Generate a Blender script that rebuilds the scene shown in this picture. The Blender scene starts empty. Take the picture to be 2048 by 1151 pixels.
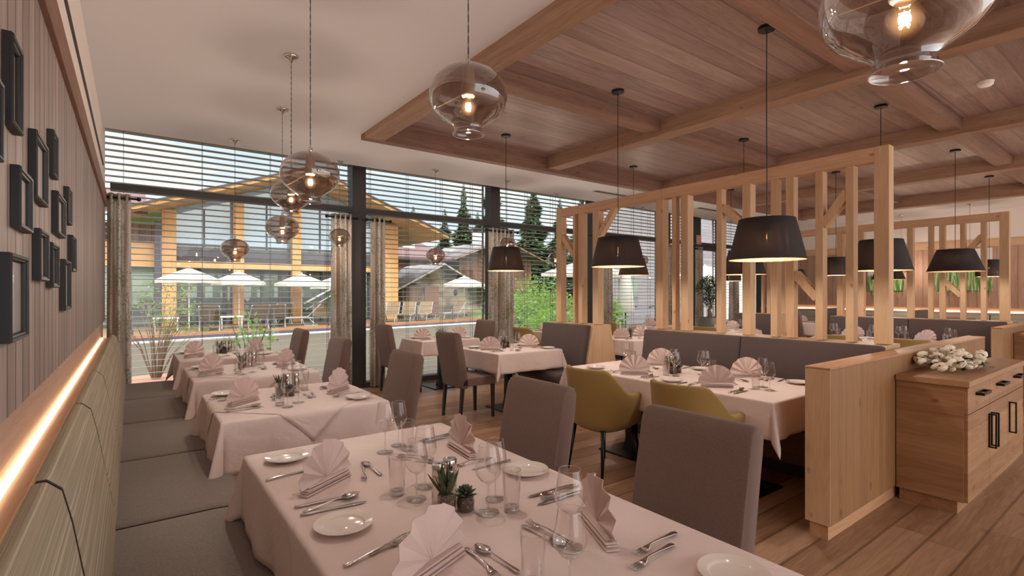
import bpy, bmesh, math, random
from mathutils import Vector, Matrix
R = random.Random(7)
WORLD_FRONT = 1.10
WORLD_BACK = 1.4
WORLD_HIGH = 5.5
LAMP_G = 26.0
LAMP_B = 24.0
PI = math.pi
sc = bpy.context.scene
COL = sc.collection

# ---------------------------------------------------------------- camera, world, exposure
cam_d = bpy.data.cameras.new('camera'); cam = bpy.data.objects.new('camera', cam_d); COL.objects.link(cam)
cam.location = (0, 0, 1.45)
cam.rotation_euler = (PI/2, 0, -math.atan2(759, 1020))
cam_d.sensor_width = 36; cam_d.lens = 36*1020/2048; cam_d.shift_y = 9.5/2048
cam_d.clip_start = 0.05; cam_d.clip_end = 500
sc.camera = cam
sc.view_settings.view_transform = 'Standard'; sc.view_settings.look = 'None'
sc.view_settings.gamma = 1; sc.view_settings.exposure = 0.0
sc.cycles.transparent_max_bounces = 40; sc.cycles.max_bounces = 8; sc.cycles.diffuse_bounces = 5
sc.cycles.glossy_bounces = 4; sc.cycles.transmission_bounces = 6
sc.cycles.sample_clamp_indirect = 4; sc.cycles.blur_glossy = 1
sc.cycles.caustics_reflective = False; sc.cycles.caustics_refractive = False
sc.cycles.use_denoising = True

class NT:
    def __init__(s, nt): s.nt = nt
    def n(s, t, ins=None, **kw):
        nd = s.nt.nodes.new('ShaderNode' + t)
        for k, v in kw.items(): setattr(nd, k, v)
        for k, v in (ins or {}).items():
            sock = nd.inputs[k]
            if isinstance(v, bpy.types.NodeSocket): s.nt.links.new(v, sock)
            elif isinstance(v, bpy.types.Node): s.nt.links.new(v.outputs[0], sock)
            else: sock.default_value = v
        return nd
    def m(s, op, a, b=0.0, c=0.0):
        nd = s.n('Math', operation=op)
        for i, v in enumerate((a, b, c)):
            if isinstance(v, bpy.types.NodeSocket): s.nt.links.new(v, nd.inputs[i])
            else: nd.inputs[i].default_value = v
        return nd.outputs[0]
    def ramp(s, fac, stops):
        nd = s.n('ValToRGB', {0: fac}); e = nd.color_ramp.elements
        while len(e) < len(stops): e.new(.5)
        for i, (p, c) in enumerate(stops): e[i].position = p; e[i].color = c4(c)
        return nd.outputs[0]
    def mix(s, f, a, b, mode='MIX'):
        nd = s.n('Mix', data_type='RGBA', blend_type=mode)
        for k, v in ((0, f), (6, a), (7, b)):
            if isinstance(v, bpy.types.NodeSocket): s.nt.links.new(v, nd.inputs[k])
            else: nd.inputs[k].default_value = v if k == 0 else c4(v)
        return nd.outputs[2]

ALB = 1.0
def lin(v): v /= 255; return v/12.92 if v <= .04045 else ((v+.055)/1.055)**2.4
def c4(c):
    if isinstance(c, (int, float)): return (c, c, c, 1)
    c = tuple(c)
    if max(c[:3]) > 1.01: c = tuple(lin(x)*ALB for x in c[:3])
    return c if len(c) == 4 else c + (1,)

w = bpy.data.worlds.new('sky'); sc.world = w; w.use_nodes = True
g = NT(w.node_tree); w.node_tree.nodes.clear()
tc = g.n('TexCoord'); sp = g.n('SeparateXYZ', {0: tc.outputs['Generated']})
cl = g.n('TexNoise', {'Vector': g.n('Mapping', {'Vector': tc.outputs['Generated'], 'Scale': (1, 1, 2.5)}), 'Scale': 3.2, 'Detail': 6.0, 'Roughness': .55})
el = g.m('MAXIMUM', sp.outputs[2], 0.0)
blue = g.ramp(el, [(0, (.86, .94, 1.0)), (.30, (.60, .80, 1.0)), (1, (.16, .36, .85))])
cf = g.ramp(cl.outputs[0], [(.42, 0.0), (.62, 1.0)])
sky = g.mix(cf, blue, (1.0, 1.0, 1.0))
sky = g.mix(g.ramp(sp.outputs[2], [(0, 1.0), (.01, 0.0)]), sky, (.55, .5, .43))
# extra sky brightness above the view and behind the camera, added to light the room
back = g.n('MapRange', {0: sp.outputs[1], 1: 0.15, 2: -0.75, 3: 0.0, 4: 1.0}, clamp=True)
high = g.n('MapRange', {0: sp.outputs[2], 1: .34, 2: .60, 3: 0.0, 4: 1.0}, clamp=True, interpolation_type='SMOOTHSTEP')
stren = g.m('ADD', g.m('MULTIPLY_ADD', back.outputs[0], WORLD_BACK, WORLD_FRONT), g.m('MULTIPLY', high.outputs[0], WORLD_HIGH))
sky = g.mix(high.outputs[0], sky, (.97, .98, 1.0))
tint = g.mix(back.outputs[0], sky, (1.0, .98, .96))
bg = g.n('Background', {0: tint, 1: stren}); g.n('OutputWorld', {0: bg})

sun_d = bpy.data.lights.new('sun', 'SUN'); sun_d.energy = 0.9; sun_d.angle = math.radians(4); sun_d.color = (1, .95, .87)
sun = bpy.data.objects.new('sun', sun_d); COL.objects.link(sun)
sun.rotation_euler = (math.radians(42), 0, math.radians(-28)); sun.location = (0, -20, 30)

# ---------------------------------------------------------------- mesh helpers
class MB:
    def __init__(s): s.v = []; s.f = []; s.mi = []; s.cur = 0
    def add(s, vs, fs):
        o = len(s.v); s.v += [tuple(v) for v in vs]
        for f in fs: s.f.append([i+o for i in f]); s.mi.append(s.cur)
        return s
    def box(s, x0, x1, y0, y1, z0, z1):
        return s.add([(x0,y0,z0),(x1,y0,z0),(x1,y1,z0),(x0,y1,z0),(x0,y0,z1),(x1,y0,z1),(x1,y1,z1),(x0,y1,z1)],
                     [(3,2,1,0),(4,5,6,7),(0,1,5,4),(1,2,6,5),(2,3,7,6),(3,0,4,7)])
    def bar(s, p, q, w, h, up=(0, 0, 1)):
        p, q = Vector(p), Vector(q); d = (q-p).normalized(); u = Vector(up)
        if abs(d.dot(u)) > .99: u = Vector((1, 0, 0))
        a = d.cross(u).normalized()*w/2; b = a.cross(d).normalized()*h/2
        vs = [p-a-b, p+a-b, p+a+b, p-a+b, q-a-b, q+a-b, q+a+b, q-a+b]
        return s.add(vs, [(0,1,2,3),(7,6,5,4),(0,4,5,1),(1,5,6,2),(2,6,7,3),(3,7,4,0)])
    def prism(s, pts, axis, a, b):
        n = len(pts)
        def P(p, t): return {'x': (t, p[0], p[1]), 'y': (p[0], t, p[1]), 'z': (p[0], p[1], t)}[axis]
        vs = [P(p, a) for p in pts] + [P(p, b) for p in pts]
        fs = [list(range(n))[::-1], list(range(n, 2*n))] + [(i, (i+1) % n, n+(i+1) % n, n+i) for i in range(n)]
        return s.add(vs, fs)
    def rings(s, rings, close=True, cap=True):
        n = len(rings[0]); vs = [p for r in rings for p in r]; fs = []
        for k in range(len(rings)-1):
            for i in range(n if close else n-1):
                j = (i+1) % n; fs.append((k*n+i, k*n+j, (k+1)*n+j, (k+1)*n+i))
        if cap and close: fs.append(list(range(n))[::-1]); fs.append([(len(rings)-1)*n+i for i in range(n)])
        return s.add(vs, fs)
    def lathe(s, prof, n=24, c=(0, 0, 0), cap=False):
        return s.rings([[(c[0]+r*math.cos(2*PI*i/n), c[1]+r*math.sin(2*PI*i/n), c[2]+z) for i in range(n)] for r, z in prof], True, cap)
    def tube(s, pts, r, n=8, cap=True):
        pts = [Vector(p) for p in pts]; rs = r if isinstance(r, (list, tuple)) else [r]*len(pts)
        rg = []; prev = None
        for i, p in enumerate(pts):
            d = (pts[min(i+1, len(pts)-1)] - pts[max(i-1, 0)]).normalized()
            if prev is None:
                prev = d.cross(Vector((0, 0, 1)) if abs(d.z) < .9 else Vector((1, 0, 0))).normalized()
            a = (prev - d*prev.dot(d)).normalized(); b = d.cross(a); prev = a
            rg.append([p + a*rs[i]*math.cos(2*PI*k/n) + b*rs[i]*math.sin(2*PI*k/n) for k in range(n)])
        return s.rings(rg, True, cap)
    def ball(s, c, rx, ry=None, rz=None, n=12, m=8):
        ry = ry or rx; rz = rz or rx
        return s.rings([[(c[0]+rx*math.sin(t)*math.cos(2*PI*i/n), c[1]+ry*math.sin(t)*math.sin(2*PI*i/n), c[2]-rz*math.cos(t)) for i in range(n)]
                        for t in [PI*(k+.02)/(m+.04)*1.0 for k in range(m+1)]], True, True)
    def leaf(s, p, d, l, w, up=None):
        p = Vector(p); d = Vector(d).normalized(); u = Vector(up or (R.uniform(-1,1), R.uniform(-1,1), R.uniform(-1,1)))
        a = d.cross(u)
        if a.length < 1e-3: a = d.cross(Vector((1, 0, 0)))
        a = a.normalized()*w/2
        return s.add([p, p+d*l*.5+a, p+d*l, p+d*l*.5-a], [(0, 1, 2, 3)])

def obj(name, mb, mats, parent=None, smooth=False, bevel=0, seg=2, sub=0, solid=0, loc=None, rz=0):
    me = bpy.data.meshes.new(name); me.from_pydata(mb.v, [], mb.f)
    if not isinstance(mats, (list, tuple)): mats = [mats]
    for m in mats: me.materials.append(m)
    if len(mats) > 1: me.polygons.foreach_set('material_index', mb.mi)
    if smooth: me.polygons.foreach_set('use_smooth', [True]*len(me.polygons))
    me.update()
    bm = bmesh.new(); bm.from_mesh(me); bmesh.ops.recalc_face_normals(bm, faces=bm.faces); bm.to_mesh(me); bm.free()
    o = bpy.data.objects.new(name, me); COL.objects.link(o)
    if parent: o.parent = parent
    if solid: m = o.modifiers.new('solid', 'SOLIDIFY'); m.thickness = solid; m.offset = 0
    if bevel:
        m = o.modifiers.new('bevel', 'BEVEL'); m.width = bevel; m.segments = seg; m.limit_method = 'ANGLE'; m.angle_limit = .6
    if sub: m = o.modifiers.new('sub', 'SUBSURF'); m.levels = sub; m.render_levels = sub
    if loc: o.location = loc
    if rz: o.rotation_euler = (0, 0, rz)
    return o
def tag(o, label=None, cat=None, group=None, kind=None):
    if label: o['label'] = label
    if cat: o['category'] = cat
    if group: o['group'] = group
    if kind: o['kind'] = kind
    return o
def thing(name, label, cat, loc=(0, 0, 0), rz=0, group=None):
    o = bpy.data.objects.new(name, None); COL.objects.link(o); o.location = loc; o.rotation_euler = (0, 0, rz)
    o.empty_display_size = .05
    return tag(o, label, cat, group)
def struct(name, mb, m, parent=None, **k):
    o = obj(name, mb, m, parent, **k)
    if not parent: o['kind'] = 'structure'
    return o
KIDS = {}
def kids(o): return [c for c in o.children]
PROTO = {}
def inst(key, maker, loc, rz, label, group=None, cat=None):
    """first call builds the thing, later calls copy it with its parts"""
    if key not in PROTO:
        o = maker(); PROTO[key] = (o, None)
        PROTO[key] = (o, [(c, [d for d in c.children]) for c in o.children])
    else:
        src, ch = PROTO[key]
        o = src.copy(); COL.objects.link(o)
        for c, gs in ch:
            cc = c.copy(); COL.objects.link(cc); cc.parent = o
            for d in gs:
                dd = d.copy(); COL.objects.link(dd); dd.parent = cc
    o.location = loc; o.rotation_euler = (0, 0, rz)
    o['label'] = label
    if group: o['group'] = group
    if cat: o['category'] = cat
    return o

# ---------------------------------------------------------------- materials
def mat(name, build):
    m = bpy.data.materials.new(name); m.use_nodes = True; m.node_tree.nodes.clear()
    g = NT(m.node_tree); s = build(g); g.n('OutputMaterial', {0: s}); return m
def bsdf(g, col, rough=.6, metal=0.0, bump=None, bs=.1, bd=.01, spec=.5, **kw):
    ins = {'Base Color': col if isinstance(col, bpy.types.NodeSocket) else c4(col), 'Roughness': rough, 'Metallic': metal, 'Specular IOR Level': spec}
    if bump is not None: ins['Normal'] = g.n('Bump', {'Height': bump, 'Strength': bs, 'Distance': bd}).outputs[0]
    ins.update(kw)
    return g.n('BsdfPrincipled', ins).outputs[0]
def flat(name, col, rough=.6, metal=0.0, **kw): return mat(name, lambda g: bsdf(g, col, rough, metal, **kw))
def emit(name, col, s): return mat(name, lambda g: g.n('Emission', {0: c4(col), 1: s}).outputs[0])
AX = 'XYZ'
def wood(name, base, dark, grain='Z', div='Y', pw=.12, seam=.5, var=.15, knots=.5, rough=.55, contrast=1.0, plen=0, ks=1.0):
    def b(g):
        tc = g.n('TexCoord'); s = g.n('SeparateXYZ', {0: tc.outputs['Object']})
        gi, di = AX.index(grain), AX.index(div); oi = 3-gi-di
        G, D, O = s.outputs[gi], s.outputs[di], s.outputs[oi]
        dn = g.m('DIVIDE', D, pw); pid = g.m('FLOOR', dn); fr = g.m('FRACT', dn)
        wn = g.n('TexWhiteNoise', {'W': pid}, noise_dimensions='1D')
        if plen:
            gn = g.m('ADD', g.m('DIVIDE', G, plen), g.m('MULTIPLY', wn.outputs[0], 7.3)); gid = g.m('FLOOR', gn); gf = g.m('FRACT', gn)
            wn = g.n('TexWhiteNoise', {'W': g.m('ADD', g.m('MULTIPLY', pid, 13.7), gid)}, noise_dimensions='1D')
        off = g.m('MULTIPLY', wn.outputs[0], 17.0)
        v = g.n('CombineXYZ', {0: g.m('ADD', g.m('MULTIPLY', G, .9), off), 1: g.m('ADD', g.m('MULTIPLY', D, 11.0), off), 2: g.m('MULTIPLY', O, 11.0)})
        n1 = g.n('TexNoise', {'Vector': v, 'Scale': 1.0, 'Detail': 3.0, 'Roughness': .55, 'Distortion': .6})
        rings = g.m('FRACT', g.m('MULTIPLY', n1.outputs[0], 9.0))
        rings = g.m('ABSOLUTE', g.m('SUBTRACT', rings, .5))
        v2 = g.n('CombineXYZ', {0: g.m('MULTIPLY', G, 3.0), 1: g.m('MULTIPLY', D, 160.0), 2: g.m('MULTIPLY', O, 160.0)})
        n2 = g.n('TexNoise', {'Vector': v2, 'Scale': 1.0, 'Detail': 2.0})
        f = g.m('ADD', g.m('MULTIPLY', n1.outputs[0], .8), g.m('MULTIPLY', rings, .36*contrast))
        f = g.m('ADD', f, g.m('MULTIPLY', g.m('SUBTRACT', n2.outputs[0], .5), .35*contrast))
        f = g.m('ADD', f, g.m('MULTIPLY', g.m('SUBTRACT', wn.outputs[0], .5), var*2))
        col = g.mix(g.m('MULTIPLY', g.m('SUBTRACT', f, .25), 1.25), dark, base)
        if knots:
            v3 = g.n('CombineXYZ', {0: g.m('ADD', g.m('MULTIPLY', G, 4.0*ks), off), 1: g.m('MULTIPLY', D, 8.0*ks), 2: g.m('MULTIPLY', O, 8.0*ks)})
            vo = g.n('TexVoronoi', {'Vector': v3, 'Scale': 1.0})
            k = g.n('MapRange', {0: vo.outputs['Distance'], 1: .05, 2: .12, 3: knots, 4: 0.0}, clamp=True).outputs[0]
            kd = tuple(lin(x)*k_ for x, k_ in zip(dark, (.62, .42, .32)))
            col = g.mix(k, col, kd)
        if seam:
            e = g.m('MINIMUM', fr, g.m('SUBTRACT', 1.0, fr))
            e = g.n('MapRange', {0: e, 1: .003/pw, 2: .012/pw if pw > .05 else .1, 3: seam, 4: 0.0}, clamp=True).outputs[0]
            if plen:
                e2 = g.m('MINIMUM', gf, g.m('SUBTRACT', 1.0, gf))
                e2 = g.n('MapRange', {0: e2, 1: .001/plen, 2: .004/plen, 3: seam, 4: 0.0}, clamp=True).outputs[0]
                e = g.m('MAXIMUM', e, e2)
            col = g.mix(e, col, tuple(lin(x)*.25 for x in dark))
            h = g.m('SUBTRACT', g.m('MULTIPLY', f, .3), e)
        else: h = g.m('MULTIPLY', f, .3)
        return bsdf(g, col, rough, bump=h, bs=.35, bd=.004, spec=.35)
    return mat(name, b)
def fabric(name, col, col2, sc_=400, rough=.9, bs=.3, stretch=(1, 1, 1), sheen=.2):
    def b(g):
        tc = g.n('TexCoord')
        n = g.n('TexNoise', {'Vector': g.n('Mapping', {'Vector': tc.outputs['Object'], 'Scale': stretch}), 'Scale': sc_, 'Detail': 2.0})
        n2 = g.n('TexNoise', {'Vector': tc.outputs['Object'], 'Scale': 6.0, 'Detail': 3.0})
        c = g.mix(g.ramp(n.outputs[0], [(.3, 0.0), (.7, 1.0)]), col, col2)
        c = g.mix(g.m('MULTIPLY', n2.outputs[0], .18), c, tuple(lin(x)*.6 for x in col))
        return bsdf(g, c, rough, bump=n.outputs[0], bs=bs, bd=.002, spec=.2, **{'Sheen Weight': sheen, 'Sheen Roughness': .5})
    return mat(name, b)
def glassy(name, tint=(1, 1, 1), lo=.03, hi=.9, rough=.0, power=4.0, gcol=(1, 1, 1)):
    def b(g):
        lw = g.n('LayerWeight', {'Blend': .5})
        f = g.m('ADD', g.m('MULTIPLY', g.m('POWER', lw.outputs['Facing'], power), hi), lo)
        t = g.n('BsdfTransparent', {0: c4(tint)}); gl = g.n('BsdfGlossy', {0: c4(gcol), 'Roughness': rough})
        return g.n('MixShader', {0: f, 1: t.outputs[0], 2: gl.outputs[0]}).outputs[0]
    return mat(name, b)

M = {}
M['plaster'] = mat('plaster', lambda g: bsdf(g, (225, 223, 226), .85, bump=g.n('TexNoise', {'Scale': 120.0, 'Detail': 3.0}).outputs[0], bs=.05))
M['plaster_white'] = flat('plaster_white', (236, 226, 218), .85)
M['panel'] = wood('panel_wood', (190, 174, 168), (142, 126, 120), 'Z', 'Y', .115, .8, .22, .3, ks=.5)
M['panel_far'] = wood('panel_far_wood', (216, 180, 156), (170, 132, 110), 'Z', 'Y', .16, .4, .15, .6, ks=.6)
M['trimw'] = wood('trim_wood', (165, 125, 103), (118, 84, 68), 'Y', 'Z', .5, 0, .1, .3)
M['ledge'] = wood('ledge_wood', (212, 184, 168), (180, 148, 130), 'Y', 'Z', .4, 0, .1, .3)
M['coffer'] = wood('coffer_wood', (174, 148, 138), (122, 97, 89), 'X', 'Y', .19, .35, .13, .45, .42, ks=.4)
M['beamY'] = wood('beam_wood_long', (188, 154, 130), (140, 106, 86), 'Y', 'X', .6, 0, .05, .5)
M['beamX'] = wood('beam_wood_cross', (160, 122, 102), (112, 80, 66), 'X', 'Y', .6, 0, .05, .5)
M['spruceZ'] = wood('spruce_upright', (228, 198, 162), (198, 158, 120), 'Z', 'Y', .45, 0, .1, .75)
M['spruceY'] = wood('spruce_along', (230, 196, 164), (198, 154, 120), 'Y', 'Z', .4, 0, .1, .75)
M['spruceX'] = wood('spruce_across', (216, 172, 134), (178, 130, 94), 'X', 'Y', .4, 0, .1, .6)
M['sprucewall'] = wood('spruce_low_wall', (168, 126, 86), (138, 98, 62), 'Z', 'X', .11, .12, .07, .8, ks=.7)
M['oakX'] = wood('sideboard_oak', (188, 146, 106), (142, 100, 68), 'X', 'Z', .14, .12, .15, .7, .45, ks=.6)
M['oakY'] = wood('sideboard_oak_end', (188, 148, 108), (144, 102, 70), 'Y', 'Z', .16, .12, .15, .7, .45)
M['floor'] = wood('floor_oak', (200, 162, 130), (142, 104, 78), 'X', 'Y', .19, .55, .22, .6, .36, 1.0, 1.9, ks=.45)
M['taupe'] = fabric('taupe_fabric', (134, 110, 100), (104, 84, 77), 600, bs=.5, stretch=(1, 1, .35))
M['taupe_bench'] = fabric('bench_fabric', (98, 84, 82), (70, 60, 58), 420)
M['gap_shade'] = flat('gap_shade_fabric', (52, 43, 40), .95)  # dark brown for the cushion gaps, their shade put into the colour
M['seat_pad'] = fabric('seat_pad_fabric', (152, 138, 130), (112, 101, 95), 300)
M['mustard'] = fabric('mustard_fabric', (166, 136, 80), (148, 120, 66), 700)
def stripe_b(g):
    tc = g.n('TexCoord'); s = g.n('SeparateXYZ', {0: tc.outputs['Object']})
    zz = g.m('ADD', s.outputs[2], g.m('MULTIPLY', s.outputs[0], -1.0))
    n = g.n('TexNoise', {'Vector': g.n('CombineXYZ', {0: g.m('MULTIPLY', zz, 75.0), 1: g.m('MULTIPLY', s.outputs[1], .03)}), 'Scale': 1.0, 'Detail': 1.5, 'Roughness': .5})
    th = g.n('TexNoise', {'Vector': g.n('CombineXYZ', {0: g.m('MULTIPLY', zz, 330.0), 1: g.m('MULTIPLY', s.outputs[1], 1.2)}), 'Scale': 1.0, 'Detail': 1.0})
    c = g.ramp(g.m('ADD', n.outputs[0], g.m('MULTIPLY', g.m('SUBTRACT', th.outputs[0], .5), .45)), [(.28, (140, 122, 108)), (.40, (180, 168, 148)), (.5, (156, 150, 128)), (.6, (204, 194, 174)), (.72, (166, 158, 138))])
    return bsdf(g, c, .9, bump=th.outputs[0], bs=.35, bd=.003, spec=.2)
M['stripe'] = mat('striped_fabric', stripe_b)
def linen_b(col):
    def b(g):
        tc = g.n('TexCoord')
        n = g.n('TexNoise', {'Vector': tc.outputs['Object'], 'Scale': 6.5, 'Detail': 3.5, 'Roughness': .5, 'Distortion': 1.1})
        th = g.n('TexNoise', {'Vector': tc.outputs['Object'], 'Scale': 700.0})
        h = g.m('ADD', g.m('MULTIPLY', n.outputs[0], 1.0), g.m('MULTIPLY', th.outputs[0], .03))
        return bsdf(g, col, .75, bump=h, bs=.32, bd=.03, spec=.25, **{'Sheen Weight': .15})
    return b
M['linen'] = mat('table_linen', linen_b((230, 210, 203)))
M['napkin'] = mat('napkin_linen', linen_b((216, 193, 186)))
M['black'] = flat('black_metal', (26, 24, 24), .35, .4)
M['anthracite'] = flat('anthracite_frame', (62, 58, 58), .45)
M['graphite'] = flat('dark_frame', (50, 43, 42), .45)
M['legwood'] = flat('dark_leg_wood', (44, 37, 34), .4)
M['slat'] = flat('aluminium_slat', (150, 150, 146), .45, .1)
M['cord'] = flat('blind_cord', (70, 62, 62), .7)
M['steel'] = flat('polished_steel', (214, 206, 200), .12, 1.0)
M['chrome'] = flat('chrome', (225, 220, 215), .06, 1.0)
M['china'] = flat('white_china', (236, 224, 214), .12, **{'Coat Weight': .4})
M['glass'] = glassy('clear_glass', (.975, .965, .96), .05, .95, 0, 2.4)
M['glass_rim'] = glassy('glass_rim', (.96, .95, .94), .22, .7, .05, 2.0)
M['pane'] = glassy('window_pane', (.97, .985, .98), .015, .5, 0, 5.0)
M['smoke'] = glassy('smoked_glass', (.62, .53, .48), .12, .9, .0, 2.2)
M['frameblack'] = flat('frame_black', (20, 18, 18), .45)
M['picglass'] = mat('picture_glass', lambda g: g.n('MixShader', {0: .28, 1: bsdf(g, (188, 180, 178), .5), 2: g.n('BsdfGlossy', {0: (1, 1, 1, 1), 'Roughness': .02}).outputs[0]}).outputs[0])
M['led'] = emit('led_strip', (255, 214, 168), 5)
M['filament'] = emit('lamp_filament', (255, 205, 140), 60)
M['filament2'] = emit('shaded_lamp_filament', (255, 190, 120), 260)
M['bulb'] = mat('bulb_glass', lambda g: g.n('AddShader', {0: g.n('Emission', {0: c4((255, 205, 145)), 1: g.m('MULTIPLY', g.m('POWER', g.m('SUBTRACT', 1.0, g.n('LayerWeight', {'Blend': .5}).outputs['Facing']), 5.0), .9)}).outputs[0], 1: g.n('MixShader', {0: g.m('MULTIPLY_ADD', g.n('LayerWeight', {'Blend': .5}).outputs['Facing'], .35, .03), 1: g.n('BsdfTransparent', {0: (1, .96, .9, 1)}).outputs[0], 2: g.n('BsdfGlossy', {0: (1, .9, .75, 1), 'Roughness': .05}).outputs[0]}).outputs[0]}).outputs[0])
M['socket'] = flat('frosted_socket', (205, 180, 150), .4)
M['shade_out'] = mat('black_shade_fabric', lambda g: g.n('MixShader', {0: .014, 1: bsdf(g, (20, 19, 20), .7), 2: g.n('BsdfTransparent').outputs[0]}).outputs[0])
M['copper'] = mat('copper_lining', lambda g: g.n('MixShader', {0: .25, 1: bsdf(g, (206, 150, 118), .5, .6), 2: g.n('BsdfTransparent').outputs[0]}).outputs[0])
M['leafdark'] = mat('leaf_dark', lambda g: bsdf(g, g.mix(g.n('TexNoise', {'Scale': 3.0}).outputs[0], (40, 62, 34), (84, 112, 66)), .5))
M['succulent'] = mat('succulent_leaf', lambda g: bsdf(g, g.mix(g.ramp(g.n('TexNoise', {'Scale': 45.0}).outputs[0], [(.55, 0.0), (.62, 1.0)]), (40, 52, 30), (120, 130, 84)), .35))
M['pebble'] = mat('dark_pebbles', lambda g: bsdf(g, g.ramp(g.n('TexVoronoi', {'Scale': 13.0}).outputs['Distance'], [(.2, (34, 26, 22)), (.6, (80, 62, 50)), (.9, (190, 160, 130))]), .8))
def birch_b(g):
    tc = g.n('TexCoord'); s = g.n('SeparateXYZ', {0: tc.outputs['Object']})
    band = g.n('TexNoise', {'Vector': g.n('CombineXYZ', {0: g.m('MULTIPLY', s.outputs[0], 16.0), 2: g.m('MULTIPLY', s.outputs[2], .35)}), 'Scale': 1.0, 'Detail': 1.0})
    mott = g.n('TexNoise', {'Vector': tc.outputs['Object'], 'Scale': 34.0, 'Detail': 3.0})
    big = g.n('TexNoise', {'Vector': g.n('Mapping', {'Vector': tc.outputs['Object'], 'Scale': (6, 6, 2.2)}), 'Scale': 1.0, 'Detail': 2.0})
    br = g.n('TexNoise', {'Vector': g.n('Mapping', {'Vector': tc.outputs['Object'], 'Scale': (30, 30, 5)}), 'Scale': 1.0, 'Detail': 5.0, 'Distortion': 1.5})
    base = g.ramp(band.outputs[0], [(.34, (214, 196, 180)), (.44, (240, 232, 226)), (.52, (252, 249, 246)), (.60, (234, 224, 214)), (.68, (250, 246, 242))])
    k = g.ramp(g.m('ADD', g.m('MULTIPLY', mott.outputs[0], .6), g.m('MULTIPLY', big.outputs[0], .5)), [(.58, 0.0), (.62, .75)])
    c = g.mix(k, base, (186, 182, 152))
    l = g.ramp(g.m('ABSOLUTE', g.m('SUBTRACT', br.outputs[0], .5)), [(.0, .55), (.010, 0.0)])
    c = g.mix(l, c, (84, 84, 62))
    return g.n('MixShader', {0: .6, 1: bsdf(g, c, .9, spec=.1), 2: g.n('BsdfTranslucent', {0: c}).outputs[0]}).outputs[0]
M['birch'] = mat('birch_print_fabric', birch_b)
def paint_b(g):
    tc = g.n('TexCoord'); s = g.n('SeparateXYZ', {0: tc.outputs['Object']})
    n = g.n('TexNoise', {'Vector': g.n('CombineXYZ', {0: g.m('MULTIPLY', s.outputs[1], 22.0), 1: g.m('MULTIPLY', s.outputs[2], 2.2)}), 'Scale': 1.0, 'Detail': 4.0})
    c = g.ramp(n.outputs[0], [(.3, (40, 74, 46)), (.42, (80, 128, 66)), (.5, (120, 160, 84)), (.58, (204, 212, 170)), (.66, (84, 138, 76))])
    t = g.m('ADD', s.outputs[2], g.m('MULTIPLY', n.outputs[0], .22))
    return bsdf(g, g.mix(g.ramp(t, [(.10, 0.0), (.16, 1.0)]), c, (228, 220, 214)), .6)
M['painting'] = mat('green_grass_painting', paint_b)
# ---------------------------------------------------------------- room shell
XL, XR, YB, YW = -.26, 14.85, -4.0, 7.6
struct('floor', MB().box(XL-.3, XR+.3, YB, YW+.25, -.2, 0), M['floor'])
# white suspended ceiling around the timber coffer, ending in a shadow recess before the windows
CX0, CX1, CY1, CZ = 2.09, 12.75, 5.70, 3.25
b = MB()
b.box(XL-.3, CX0+.05, YB, 7.12, CZ, CZ+.3); b.box(CX1-.05, XR+.3, YB, 7.12, CZ, CZ+.3); b.box(CX0+.05, CX1-.05, CY1-.05, 7.12, CZ, CZ+.3)
struct('ceiling', b, M['plaster'])
struct('ceiling', MB().box(XL-.3, XR+.3, YB, 8.3, 3.62, 3.9), M['plaster'])
struct('ceiling', MB().box(CX0+.12, CX1-.12, YB, CY1-.06, 3.40, 3.5), M['coffer'])
# coffer frame and beams
b = MB().box(CX0, CX0+.23, YB, CY1-.121, 3.19, 3.41); struct('trim_1', b, M['beamY'], bevel=.004)
b = MB().box(CX0, CX1+.23, CY1-.12, CY1, 3.19, 3.41); struct('trim_2', b, M['beamX'], bevel=.004)
b = MB().box(CX1-.1, CX1+.13, YB, CY1-.12, 3.19, 3.41); struct('trim_3', b, M['beamY'], bevel=.004)
n = 4
for x in (4.79, 7.45, 10.1):
    struct('trim_%d' % n, MB().box(x, x+.2, YB, CY1-.12, 3.23, 3.41), M['beamY'], bevel=.004); n += 1
xs = [CX0+.23, 4.79, 4.99, 7.45, 7.65, 10.1, 10.3, CX1-.1]
for y in (3.62, 1.58, -.5, -2.6):
    for i in range(0, 8, 2):
        struct('trim_%d' % n, MB().box(xs[i], xs[i+1], y, y+.17, 3.28, 3.41), M['beamX'], bevel=.003); n += 1
# left wall: boards, lit light-wood band, upper trim, white frieze
b = MB().box(XL-.12, XL, YB, YW+.1, 1.126, 2.45); struct('wall_left', b, M['panel'])
b = MB().box(XL-.14, XL-.02, YB, YW+.1, 0, 1.126); struct('wall_left', b, M['ledge'])
b = MB().box(XL-.12, XL+.022, YB, YW, 2.45, 2.6); struct('trim_%d' % n, b, M['trimw'], bevel=.004); n += 1
b = MB().box(XL-.14, XL, YB, YW+.1, 2.6, 2.83).box(XL-.14, XL-.015, YB, YW+.1, 2.83, 2.86).box(XL-.14, XL, YB, YW+.1, 2.86, 3.62); struct('wall_left', b, M['plaster_white'])
b = MB().box(XL-.02, XL+.012, YB, 7.1, 2.833, 2.845); struct('trim_%d' % n, b, M['anthracite']); n += 1
# far right wall, mirrored build-up
b = MB().box(XR, XR+.12, YB, YW+.1, 1.126, 2.45); struct('wall_right', b, M['panel_far'])
b = MB().box(XR+.02, XR+.14, YB, YW+.1, 0, 1.126); struct('wall_right', b, M['ledge'])
b = MB().box(XR-.022, XR+.12, YB, YW, 2.45, 2.62); struct('trim_%d' % n, b, M['spruceY'], bevel=.004); n += 1
b = MB().box(XR, XR+.14, YB, YW+.1, 2.62, 3.62); struct('wall_right', b, M['plaster_white'])
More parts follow.
